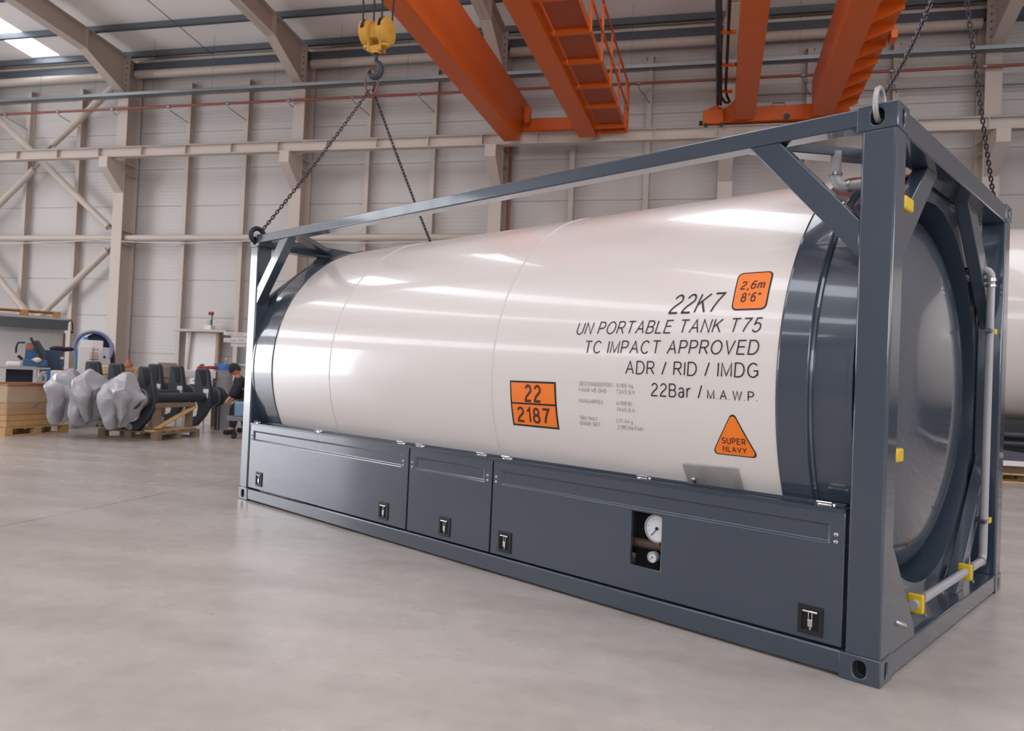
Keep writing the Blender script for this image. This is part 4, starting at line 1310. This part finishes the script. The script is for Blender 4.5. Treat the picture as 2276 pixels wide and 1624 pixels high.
# bench with machine
fr = Fr(60, 15.0)
t = fthing('work_bench', 'steel work bench with a dark void below at the left edge', 'bench', fr)
m = MB(); fbox(m, fr, -30, 112, 815, 819, 0, .7); m.build('bench_top', grey_box, t, bevel=.005)
for x in (18, 106):
    for d in (.03, .62):
        m = MB(); fbox(m, fr, x, x + 4, 819, 0, d, d + .05, foot=True); m.build('leg', cream, t, smooth=False)
m = MB(); fbox(m, fr, 36, 96, 822, 0, .15, .66, foot=True); m.build('cabinet', navy, t, bevel=.005)
m = MB(); fbox(m, fr, -30, 16, 819, 0, .1, .66, foot=True); m.build('side_sheet', grey_sheet, t, smooth=False)
ztab = fr.p(60, 815).z
tub = MB(); fbox(tub, fr, 13, 48, 803, 815, .12, .5)
t = fthing('plastic_tub', 'white tub at the left end of the bench', 'tub', fr); tub.build('tub', cream, t, bevel=.04, seg=3)
t = fthing('cutting_machine', 'blue bench machine with a dark hood and raised bar on the bench', 'machine', fr)
m = MB(); fbox(m, fr, 50, 106, 799, 814.6, .08, .6); m.build('base', blue_paint, t, bevel=.012)
def fpoly(fr, pts, d0, d1, mi=0, m=None):
    m = m or MB(); P = [fr.p(a, c, d0) for a, c in pts]
    m.prism([(q.x, q.z) for q in P], 1, d0, d1, mi); return m
fpoly(fr, [(54, 799), (58, 762), (73, 761), (82, 782), (84, 799)], .2, .5).build('saw_head', blue_paint, t, bevel=.01)
fpoly(fr, [(86, 796), (76, 757), (86, 756), (103, 782), (104, 799)], .15, .5).build('grille_hood', charcoal, t, bevel=.01)
m = MB(); m.bar(fr.p(68, 750, .1), fr.p(92, 796, .1), .05, .05, up=(0, 1, 0)); m.build('raised_bar', black, t, bevel=.006)
m = MB(); m.tube([fr.p(35, 784, .3), fr.p(36, 770, .3), fr.p(40, 761, .3), fr.p(56, 761, .3)], .02, n=8); m.tube([fr.p(40, 790, .3), fr.p(50, 799, .3)], .03, n=8); m.build('hose_frame', black, t)
m = MB(); q = fr.p(66, 770, .19); m.cyl(q, q + Vector((0, .02, 0)), .07, n=20); m.build('orange_disc', terracotta, t)
m = MB(); q = fr.p(83, 800, .05); m.ball(q, .075, (1, .6, .72)); m.cyl(q, fr.p(70, 799, .05), .018, n=8); m.build('ladle', mat('cream_plastic', 'cfc6ae', .5), t)
fr = Fr(135, 16.0)
t = fthing('tool_cabinet', 'dark blue steel cabinet beside the booth post', 'cabinet', fr)
m = MB(); fbox(m, fr, 121, 160, 779, 0, 0, .5, foot=True); m.build('body', mat('dark_slate_blue', '37445a', .5), t, bevel=.008)
m = MB(); fbox(m, fr, 134, 142, 793, 798, -.01, 0); m.build('badge', sticker, t, smooth=False)
m = MB(); fbox(m, fr, 133, 143, 803, 813, -.012, 0); m.build('vent', blue_paint, t, smooth=False)
t = fthing('cloth_bundle', 'dark crumpled bundle lying on top of the blue cabinet', 'bundle', fr)
m = MB(); m.ball(fr.p(128, 775, .2), .1, (1.6, 1, .62)); m.ball(fr.p(143, 776, .22), .1, (1.4, 1, .5)); m.ball(fr.p(152, 775.5, .25), .08, (1.4, 1, .6)); m.build('bundle', navy, t)
fr = Fr(112, 15.85)
t = fthing('cardboard_box', 'small brown cardboard box between the machine and the blue cabinet', 'box', fr)
m = MB(); fbox(m, fr, 105, 120, 788, 0, .1, .45, foot=True); m.build('box', mat('brown_card', '9b7a63', .8), t, bevel=.004)
fr = Fr(100, 14.4)
t = fthing('machine_enclosure', 'low grey machine enclosure with sloping side in front of the bench', 'machine', fr)
fpoly(fr, [(78, 929.5), (78, 846), (92, 826), (126, 824), (128, 929.5)], 0, .5).build('body', grey_box, t, bevel=.012)
m = MB(); fbox(m, fr, 102, 118, 826, 831, -.008, 0); q = fr.p(96, 838, -.006); m.cyl(q, q + Vector((0, .01, 0)), .018, n=12); q = fr.p(96, 843, -.006); m.cyl(q, q + Vector((0, .01, 0)), .018, n=12); m.build('control_panel', charcoal, t, smooth=False)
fr = Fr(160, 14.0)
t = fthing('white_chest', 'low white chest with a blue end behind the left plastic bags', 'chest', fr)
m = MB(); fbox(m, fr, 135, 187, 825, 0, 0, .55, foot=True); m.build('body', cream, t, bevel=.01)
m = MB(); fbox(m, fr, 127, 134.8, 825, 0, .02, .55, foot=True); m.build('blue_end', mat('strong_blue', '1f5c9d', .5), t, bevel=.006)
m = MB(); q = fr.p(182, 834, -.006); m.cyl(q, q + Vector((0, .01, 0)), .02, n=12); m.build('lock', black, t)
t = fthing('work_gloves', 'red and white work gloves lying on the white chest', 'gloves', fr)
m = MB(); m.ball(fr.p(155, 822.5, .2), .05, (1.8, 1, .55)); m.build('red_glove', red_plastic, t); m = MB(); m.ball(fr.p(168, 823, .2), .035, (1.6, 1, .5)); m.build('white_glove', cream, t)

# gas cylinder, hose coil, control cabinet
fr = Fr(186, 15.3)
t = fthing('gas_cylinder', 'turquoise gas cylinder with a bright blue cap', 'gas cylinder', fr)
r = abs(fr.x(205, 800) - fr.x(168, 800)) / 2; cx = fr.x(186.5, 800); z1, z2 = fr.p(186, 785).z, fr.p(186, 766).z
MB().lathe([(0, 0), (r, 0), (r, z1)] + [(r * cos(a) + .0, z1 + (z2 - z1) * sin(a)) for a in (.4, .8, 1.15)] + [(.05, z2), (.05, z2 + .04), (0, z2 + .04)], (cx, .3, 0), (0, 0, 1), 32).build('body', blue_gas, t)
MB().lathe([(0, z2 + .17), (.05, z2 + .17), (.075, z2 + .06), (.075, z2 + .03), (0, z2 + .03)], (cx, .3, 0), (0, 0, 1), 20).build('cap', blue_cap, t)
fr = Fr(208, 17.2)
t = fthing('coiled_hose', 'lilac coiled hose on a wall hanger behind the turquoise cylinder', 'hose coil', fr)
q = fr.p(207, 775, .3)
for k in range(5):
    R0 = .40 - .028 * (k % 2); 
    m = MB().tube([q + Vector((R0 * cos(2 * pi * i / 40) * .98, .05 * k - .1, R0 * 1.02 * sin(2 * pi * i / 40))) for i in range(40)], .028, n=8, closed=True)
    m.build('hose_turn', lilac, t)
MB().ball(q + Vector((.07, .05, .1)), .27, (1, .5, 1.0), 20, 12).build('dark_core', navy, t)  # dark ball that fills the middle of the coil
MB().cyl(q + Vector((0, .15, .28)), q + Vector((0, .6, .28)), .03, n=10).build('hanger', charcoal, t)
m = MB(); m.box(q.x - .06, q.x + .06, .42, .5, 0, q.z + .3); m.build('stand', charcoal, t, smooth=False)
m = MB().tube([q + Vector((.36 + .06 * sin(i * .3), .22, .15 - i * .09)) for i in range(11)], .055, n=8); m.build('hanging_hose', charcoal, t)
fr = Fr(222, 15.0)
t = fthing('control_cabinet', 'white electrical control cabinet with a notice on its door', 'cabinet', fr)
m = MB(); fbox(m, fr, 201, 249.5, 757, 0, .12, .5, foot=True); m.build('rear_box', cream, t, bevel=.008)
m = MB(); fbox(m, fr, 195, 226, 770, 0, 0, .12, foot=True); m.build('front_box', cream, t, bevel=.008)
m = MB(); fbox(m, fr, 226.3, 243, 772, 818, .04, .12); m.build('grey_door', mat('pale_grey_enamel', 'b4b6b9', .5), t, bevel=.006)
m = MB(); q = fr.p(232, 793, .03); m.ball(q, .02, (1, 1, 1.4)); m.build('door_knob', black, t)
for x in (210, 217):
    m = MB(); q = fr.p(x, 776.5, -.008); m.cyl(q, q + Vector((0, .01, 0)), .014, n=12); m.build('indicator_lamp', mat('dark_red_lamp', '6d2338', .4) if 'dark_red_lamp' not in MATS else MATS['dark_red_lamp'], t)
m = MB()
for k in range(4): fbox(m, fr, 199.5, 219, 783 + 3.6 * k, 784.2 + 3.6 * k, -.004, 0)
m.build('notice_lines', mat('ochre_print', '9a7a5a', .6), t, smooth=False)
m = MB(); fbox(m, fr, 198.5, 219, 797.6, 799.4, -.004, 0); m.build('black_strip', black, t, smooth=False)
fr = Fr(236, 14.6)
t = fthing('wrapped_parcel', 'tan parcel in clear film below the control cabinet', 'parcel', fr)
m = MB(); fbox(m, fr, 226, 246, 812, 833, 0, .2); m.build('parcel', mat('tan_card', 'c9ab86', .4, var=.25, scale=14, bump=.4), t, bevel=.03, seg=3)
fr = Fr(240, 14.7)
t = fthing('steel_table', 'grey sheet-sided table behind the black axles', 'table', fr)
m = MB(); fbox(m, fr, 188, 268, 833, 838, -.1, .22); m.build('top', grey_box, t, bevel=.004)
m = MB(); fbox(m, fr, 192, 264, 838, 0, -.05, .2, foot=True); m.build('body', mat('mid_grey_enamel', '9a979b', .5), t, smooth=False)
fr = Fr(290, 15.2)
t = fthing('timber_trestle', 'pale orange timber trestle between the black axle arms', 'trestle', fr)
m = MB(); fbox(m, fr, 272, 310, 815, 823, 0, .12); m.build('top_beam', wood, t, bevel=.004)
for a, c in (((296, 823), (284, 870)), ((284, 823), (290, 870)), ((306, 823), (312, 870))):
    A_, B_ = fr.p(*a, .06), fr.p(*c, .06); B_.z = 0
    MB().bar(A_, B_, .05, .06, up=(0, 1, 0)).build('leg', wood, t, smooth=False)
t = fthing('orange_funnel', 'rusty orange upturned funnel on the timber trestle', 'funnel', fr)
q = fr.p(284, 815, .06)
MB().lathe([(0, 0), (.10, 0), (.09, .05), (.03, .12), (.012, .16), (.006, .34), (0, .34)], q, (0, 0, 1), 20).build('funnel', terracotta, t)
fr = Fr(374, 15.0)
t = fthing('cardboard_stack', 'stack of flat grey-brown boards behind the axle arms', 'board stack', fr)
for k in range(5):
    m = MB(); fbox(m, fr, 352 + (k % 2) * 2, 394 - (k % 3), 806 + 11 * k, 816.5 + 11 * k, .02 * (k % 2), .6); m.build('board', mat('grey_brown_board', '9a8a7e', .8, var=.2) if 'grey_brown_board' not in MATS else MATS['grey_brown_board'], t, smooth=False)
m = MB(); fbox(m, fr, 354, 392, 861, 0, .03, .57, foot=True); m.build('base', wood_dk, t, smooth=False)
fr = Fr(450, 15.3)
t = fthing('white_work_table', 'white sheet-covered work table behind the right axle arm', 'table', fr)
m = MB(); fbox(m, fr, 410, 480, 823, 840, 0, .45); m.build('cover', cream, t, bevel=.01)
for x in (414, 430, 476):
    m = MB(); fbox(m, fr, x, x + 4, 840, 0, .05, .11, foot=True); m.build('leg', cream, t, smooth=False)
m = MB(); fbox(m, fr, 428, 480, 846, 848, .1, .6); m.build('shelf', galv, t, smooth=False)
t = fthing('red_hose', 'heap of red hose on the white work table', 'hose', fr)
m = MB(); pts = []
for k in range(90):
    a = k * .55
    pts.append(fr.p(462 + (17 + 6 * sin(k * .9)) * cos(a), 819 - 4 * abs(sin(k * .37)) , .3 + .16 * sin(a)))
m.tube(pts, .02, n=7); m.build('hose', red_plastic, t)
m = MB(); m.cyl(fr.p(444, 814, .3), fr.p(454, 812, .3), .04, n=12); m.build('nozzle', charcoal, t)
t = fthing('blue_bucket', 'blue tub shading to green beside the red hose', 'tub', fr)
z0 = fr.p(495, 823).z
MB().lathe([(0, 0), (.12, 0), (.17, .14), (.165, .14), (.12, .02), (0, .02)], (fr.x(494, 815, .35), .35, z0), (0, 0, 1), 28).build('tub', mat('sky_blue_plastic', '5f95d6', .4), t)
fr = Fr(499, 15.2)
t = fthing('grey_drum', 'pale ribbed drum under the blue tub', 'drum', fr)
zt = z0 - .004; r = .16
prof = [(0, 0), (r, 0)]
for k in range(10):
    prof += [(r, zt * (k + .2) / 10), (r - .006, zt * (k + .5) / 10), (r, zt * (k + .8) / 10)]
MB().lathe(prof + [(r, zt), (0, zt)], (fr.x(499, 850, .36), .36, 0), (0, 0, 1), 30).build('drum', grey_sheet, t)
fr = Fr(501, 16.1)
t = fthing('clear_bottle', 'clear bottle standing by the wall behind the crouching person', 'bottle', fr)
MB().lathe([(0, 0), (.05, 0), (.05, .14), (.02, .2), (.02, .24), (0, .24)], (fr.x(502, 805, .05), .05, z0), (0, 0, 1), 18).build('bottle', glass, t)
MB().cyl((fr.x(502, 805, .05), .05, z0 + .24), (fr.x(502, 805, .05), .05, z0 + .27), .022, n=12).build('cap', cream, t)
m = MB(); fbox(m, fr, 494, 515, 824, 0, -.02, .13, foot=True); m.build('shelf_post', wood_dk, t, smooth=False)

# boarded enclosure on the wall with its shelf
Y0 = 19.75
def wq(px, py, y=Y0): return py_(px, py, y)
t = thing('wall_enclosure', 'white boarded enclosure with a shelf against the back wall', 'enclosure', (wq(460, 780).x, Y0, 0))
ox = wq(460, 780).x
def wbox(m, x0, x1, y0, y1, a, c, foot=False, y=Y0):
    xm, ym = (x0 + x1) / 2, (y0 + y1) / 2
    m.box(wq(x0, ym, y).x - ox, wq(x1, ym, y).x - ox, a, c, 0 if foot else wq(xm, y1, y).z, wq(xm, y0, y).z); return m
m = MB(); wbox(m, 397, 513, 733, 738, -.25, .3); m.build('shelf', beige, t, bevel=.006)
m = MB(); wbox(m, 428, 500, 739, 0, .1, .16, foot=True); m.build('panel', cream, t, smooth=False)
m = MB(); m.bar(Vector((wq(422, 738).x - ox, .05, wq(422, 738).z)), Vector((wq(417, 738).x - ox - .1, .05, 0)), .09, .09, up=(0, 1, 0)); m.build('post', beige, t, smooth=False)
m = MB(); wbox(m, 499, 505, 739, 0, 0, .1, foot=True); m.build('post', mat('tan_timber', 'a58f78', .7), t, smooth=False)
zs = wq(460, 733).z
t = thing('warning_beacon', 'red warning lamp on a stem with a pale green box, on the shelf', 'beacon', (wq(464, 733).x, Y0, zs))
MB().box(-.10, .14, -.1, .1, 0, .14).build('base_box', cream, t, bevel=.008)
MB().box(-.03, .075, -.05, .05, .16, .31).build('green_box', green_box, t, bevel=.008)
MB().cyl((.09, 0, .14), (.09, 0, .47), .018, n=10).build('stem', charcoal, t)
MB().cyl((-.01, 0, .50), (.115, 0, .50), .052, n=20).build('lamp', mat('dark_red_lens', '8e2226', .3), t)
# hanging notices
fr = Fr(524, 15.8)
for i, (x0, x1, y0, y1, lab, dd) in enumerate(((497, 550, 738, 745.5, 'long narrow white notice strip, upper one of the signs by the left frame post', 0), (497, 548, 752, 761, 'white notice strip, lower one of the signs by the left frame post', .02),
                                        (513, 547, 745.5, 770, 'larger white notice sheet behind the two strips by the left frame post', .05))):
    t = fthing('notice_sign', lab, 'sign', fr, 'white notices on stands by the frame post')
    m = MB(); fbox(m, fr, x0, x1, y0, y1, dd, dd + .012); m.build('board', paper, t, smooth=False)
    m = MB()
    for k in range(9):
        if (k * 7 + i) % 4 == 0: continue
        a = x0 + 4 + (x1 - x0 - 8) * k / 9
        fbox(m, fr, a, a + (x1 - x0) / 16, y0 + (y1 - y0) * .38, y0 + (y1 - y0) * .62, dd - .003, dd)
    m.build('print', ink_grey, t, smooth=False)
    m = MB(); a = fr.p(554 + 3 * i, y0, dd + .006); m.cyl((a.x, a.y, 0), a, .012, n=8); c_ = fr.p(x1 - 3, (y0 + y1) / 2, dd + .014); m.bar(Vector((c_.x, dd + .014, c_.z)), Vector((a.x, dd + .014, c_.z)), .012, .012); m.build('stand_pole', galv_dk, t)
# small wall window
m = MB(); a, c = wq(526, 808, WY - .03), wq(556, 762, WY - .03)
m.box(a.x, c.x, WY - .05, WY - .01, a.z, c.z); m.build('window_7', mat('dull_window_glass', '9ea3a6', .1), smooth=False)['kind'] = 'structure'
m = MB(); 
for x0, x1, z0, z1 in ((a.x - .06, a.x, a.z - .06, c.z + .06), (c.x, c.x + .06, a.z - .06, c.z + .06), (a.x, c.x, a.z - .06, a.z), (a.x, c.x, c.z, c.z + .06)):
    m.box(x0, x1, WY - .07, WY - .0, z0, z1)
m.build('trim_3', cream, smooth=False)['kind'] = 'structure'

# ------------------------------------------------------------------ crouching worker beside the left frame post
fr = Fr(520, 14.3)
per = fthing('person', 'worker in dark clothes and a dark cap bending down beside the left frame post', 'person', fr)
def skin_body(name, mtl, verts, edges, parent, root=0, sub=2):
    me = bpy.data.meshes.new(name)
    me.from_pydata([v[0] for v in verts], edges, []); me.materials.append(mtl)
    o = bpy.data.objects.new(name, me); COL.objects.link(o); o.parent = parent
    o.modifiers.new('skin', 'SKIN')
    for i, v in enumerate(verts):
        s = me.skin_vertices[0].data[i]; s.radius = v[1]; s.use_root = (i == root)
    sm = o.modifiers.new('sub', 'SUBSURF'); sm.levels = sub; sm.render_levels = sub
    return o
def P(px, py, d=0): return fr.p(px, py, d)
V = [(P(549, 897, .1), (.09, .11)), (P(546, 880, .08), (.09, .11)), (P(540, 862, .05), (.10, .12)), (P(533, 846, .02), (.08, .11)), (P(528, 836, .0), (.055, .055)), (P(524, 829, -.02), (.06, .06)),
     (P(541, 897, -.05), (.085, .085)), (P(520, 902, -.12), (.065, .065)), (P(520, 930, -.08), (.055, .055)), (P(516, 951, -.08), (.04, .04)), (P(503, 957, -.14), (.035, .03)),
     (P(549, 899, .25), (.085, .085)), (P(535, 915, .32), (.065, .065)), (P(546, 940, .40), (.05, .05)), (P(543, 953, .4), (.038, .038)), (P(533, 957, .36), (.035, .03)),
     (P(531, 850, -.16), (.055, .055)), (P(521, 872, -.22), (.042, .042)), (P(511, 884, -.25), (.03, .03)), (P(505, 889, -.27), (.033, .024)),
     (P(537, 850, .22), (.055, .055)), (P(530, 874, .26), (.042, .042)), (P(519, 888, .2), (.03, .03)), (P(513, 892, .15), (.033, .024))]
E_ = [(0, 1), (1, 2), (2, 3), (3, 4), (4, 5), (0, 6), (6, 7), (7, 8), (8, 9), (9, 10), (0, 11), (11, 12), (12, 13), (13, 14), (14, 15), (3, 16), (16, 17), (17, 18), (18, 19), (3, 20), (20, 21), (21, 22), (22, 23)]
for hand in (19, 23):
    hp = V[hand][0]
    for k, (dx, dz, dy) in enumerate(((-.036, -.036, -.030), (-.043, -.040, -.010), (-.042, -.041, .010), (-.035, -.038, .028), (-.006, -.040, -.042))):
        b0 = len(V)
        V.append((hp + Vector((dx * .5, dy * .8, dz * .4)), (.0095, .0095))); V.append((hp + Vector((dx, dy, dz)), (.0085, .0085))); V.append((hp + Vector((dx * 1.15, dy, dz * 1.7)), (.007, .007)))
        E_ += [(hand, b0), (b0, b0 + 1), (b0 + 1, b0 + 2)]
skin_body('body', skin_m, V, E_, per)
def sub_chain(idx, grow, shrink_end=None):
    return [(V[i][0], tuple(r + grow for r in V[i][1])) for i in idx]
jv = sub_chain([0, 1, 2, 3, 16, 17, 18, 20, 21, 22], .045) + [(P(529.5, 839.5, .0), (.078, .085))]
skin_body('jacket', jacket_m, jv, [(0, 1), (1, 2), (2, 3), (3, 4), (4, 5), (5, 6), (3, 7), (7, 8), (8, 9), (3, 10)], per)
tv = sub_chain([0, 6, 7, 8, 9, 11, 12, 13, 14], .03)
skin_body('trousers', trouser_m, tv, [(0, 1), (1, 2), (2, 3), (3, 4), (0, 5), (5, 6), (6, 7), (7, 8)], per)
for idx, nm in (((9, 10), 'shoe'), ((14, 15), 'shoe')):
    a, c = V[idx[0]][0].copy(), V[idx[1]][0].copy(); a.z = c.z = .05
    m = MB(); dv = (c - a).normalized(); m.bar(a - dv * .07, c + dv * .05, .10, .09); m.build(nm, rubber, per, bevel=.03, seg=3)
skin_body('collar', shirt_m, [(P(531, 841, .0), (.085, .09)), (P(527.5, 834, -.01), (.068, .072))], [(0, 1)], per)
# head with face, facing down-left
hc = P(522, 821, -.02)
m = MB(); bmesh.ops.create_uvsphere(m.bm, u_segments=24, v_segments=16, radius=1)
for v in m.bm.verts:
    c = v.co
    y = c.y; 
    k = 1 - .18 * max(0, -c.z) 
    v.co = Vector((c.x * .098 * k, c.y * .076 * k, c.z * .118))
m.ball((-.104, 0, -.012), .016, (1, .8, 1.4), 10, 8)
for s in (-1, 1):
    m.ball((-.085, s * .03, .018), .012, (1, 1, .8), 10, 8, 1); m.ball((.005, s * .078, -.005), .022, (.8, .4, 1.3), 10, 8)
m.ball((-.088, 0, -.055), .012, (.6, 2.0, .5), 10, 8, 2)
bmesh.ops.transform(m.bm, matrix=Matrix.Translation(hc) @ Matrix.Rotation(radians(-38), 4, 'Y'), verts=m.bm.verts[:])
m.build('head', [skin_m, black, terracotta], per, ang=180)
m = MB(); bmesh.ops.create_uvsphere(m.bm, u_segments=24, v_segments=16, radius=1)
bmesh.ops.delete(m.bm, geom=[v for v in m.bm.verts if v.co.z < .12 * -v.co.x - .35 - .5 * max(0, v.co.x)], context='VERTS')
for v in m.bm.verts: v.co = Vector((v.co.x * .108, v.co.y * .088, v.co.z * .130 + .008))
bmesh.ops.transform(m.bm, matrix=Matrix.Translation(hc) @ Matrix.Rotation(radians(-38), 4, 'Y'), verts=m.bm.verts[:])
m.build('knit_cap', hair_m, per, ang=180)
fr2 = Fr(525, 13.3)
t = fthing('grey_trolley', 'low grey trolley tray in front of the crouching worker', 'trolley', fr2)
m = MB(); fbox(m, fr2, 504, 575, 927, 936, 0, .5); m.build('tray', mat('trolley_grey', '6f7278', .5), t, bevel=.01)
for x in (522, 565):
    for d in (.08, .42):
        q = fr2.p(x, 936, d); m = MB(); m.cyl((q.x, d, q.z), (q.x, d, .1), .015, n=8); m.cyl((q.x, d - .015, .05), (q.x, d + .015, .05), .05, n=16); m.build('castor', rubber, t)
t = fthing('blue_container', 'pale blue plastic container on the grey trolley tray', 'container', fr2)
m = MB(); fbox(m, fr2, 521, 560, 893, 926.8, .08, .42); m.build('container', mat('pale_blue_plastic', '6d8ea6', .35, var=.25, scale=9), t, bevel=.03, seg=3)
fr2 = Fr(483, 15.0)
t = fthing('folding_stand', 'thin dark folding stand beside the right axle hub', 'stand', fr2)
m = MB()
for x in (482, 488):
    q = fr2.p(x, 905); m.cyl((q.x, 0, 0), (q.x, 0, .62), .016, n=8)
m.box(fr2.x(478, 905), fr2.x(492, 905), -.03, .3, .60, .63); m.cyl((fr2.x(480, 905), .27, 0), (fr2.x(480, 905), .27, .62), .016, n=8)
m.build('stand', charcoal, t, smooth=False)

# ================================================================== RIGHT EDGE: ANOTHER WHITE TANK ON ITS CHASSIS
t = thing('tank_trailer', 'white tank trailer standing behind the container at the right edge', 'tank trailer', (3.6, 14.3, 0))
RB = 1.62; zc = 2.56
MB().lathe([(0, -.45), (RB * .5, -.36), (RB * .85, -.16), (RB, .1), (RB, 9.0), (0, 9.4)], (0, 0, zc), (1, 0, 0), 72).build('tank', white_tank, t, ang=60)
for x in (.45, 3.2):
    MB().lathe([(RB, x - .05), (RB + .025, x - .04), (RB + .025, x + .04), (RB, x + .05)], (0, 0, zc), (1, 0, 0), 72).build('band', cream, t)
m = MB(); m.box(-.1, 9, -.75, -.6, .72, .98); m.box(-.1, 9, .6, .75, .72, .98)
for x in (.2, 2.0, 3.8): m.box(x, x + .12, -.6, .6, .74, .9)
m.box(.05, 9, -.6, -.5, .36, .74); m.build('chassis', black, t, bevel=.006)
m = MB(); m.cyl((.0, -1.0, .74), (9, -1.0, .74), .05, n=12); m.cyl((.0, -1.0, .60), (9, -1.0, .60), .04, n=12); m.build('side_tubes', charcoal, t)
m = MB(); m.prism([(.3, .34), (2.6, .34), (.3, .62)], 1, -1.2, -1.16); m.build('side_flap', mat('dark_violet_sheet', '4b4756', .5), t, smooth=False)
m = MB(); m.box(.0, 9, -1.22, -.9, .26, .34); m.build('side_step', cream, t, bevel=.008)
for x in (.35, 2.5, 5.0):
    m = MB(); m.box(x, x + .14, -.72, -.62, .34, .74); m.box(x, x + .14, .62, .72, 0, .74); m.box(x, x + .14, -1.1, -.95, .3, .6)
    m.build('support_leg', black, t, smooth=False)
pallet('wooden_pallet', 'pale wooden pallet below the white tank trailer at the right edge', 4.15, 13.1, 1.2, .9, z=0)
m = MB(); m.box(0, .9, 0, .6, .148, .258)
o = m.build('dark_crate', wood_dk, smooth=False, bevel=.004); o.location = (4.3, 13.25, 0)
tag(o, 'dark low crate on the pallet below the white tank trailer', 'crate')
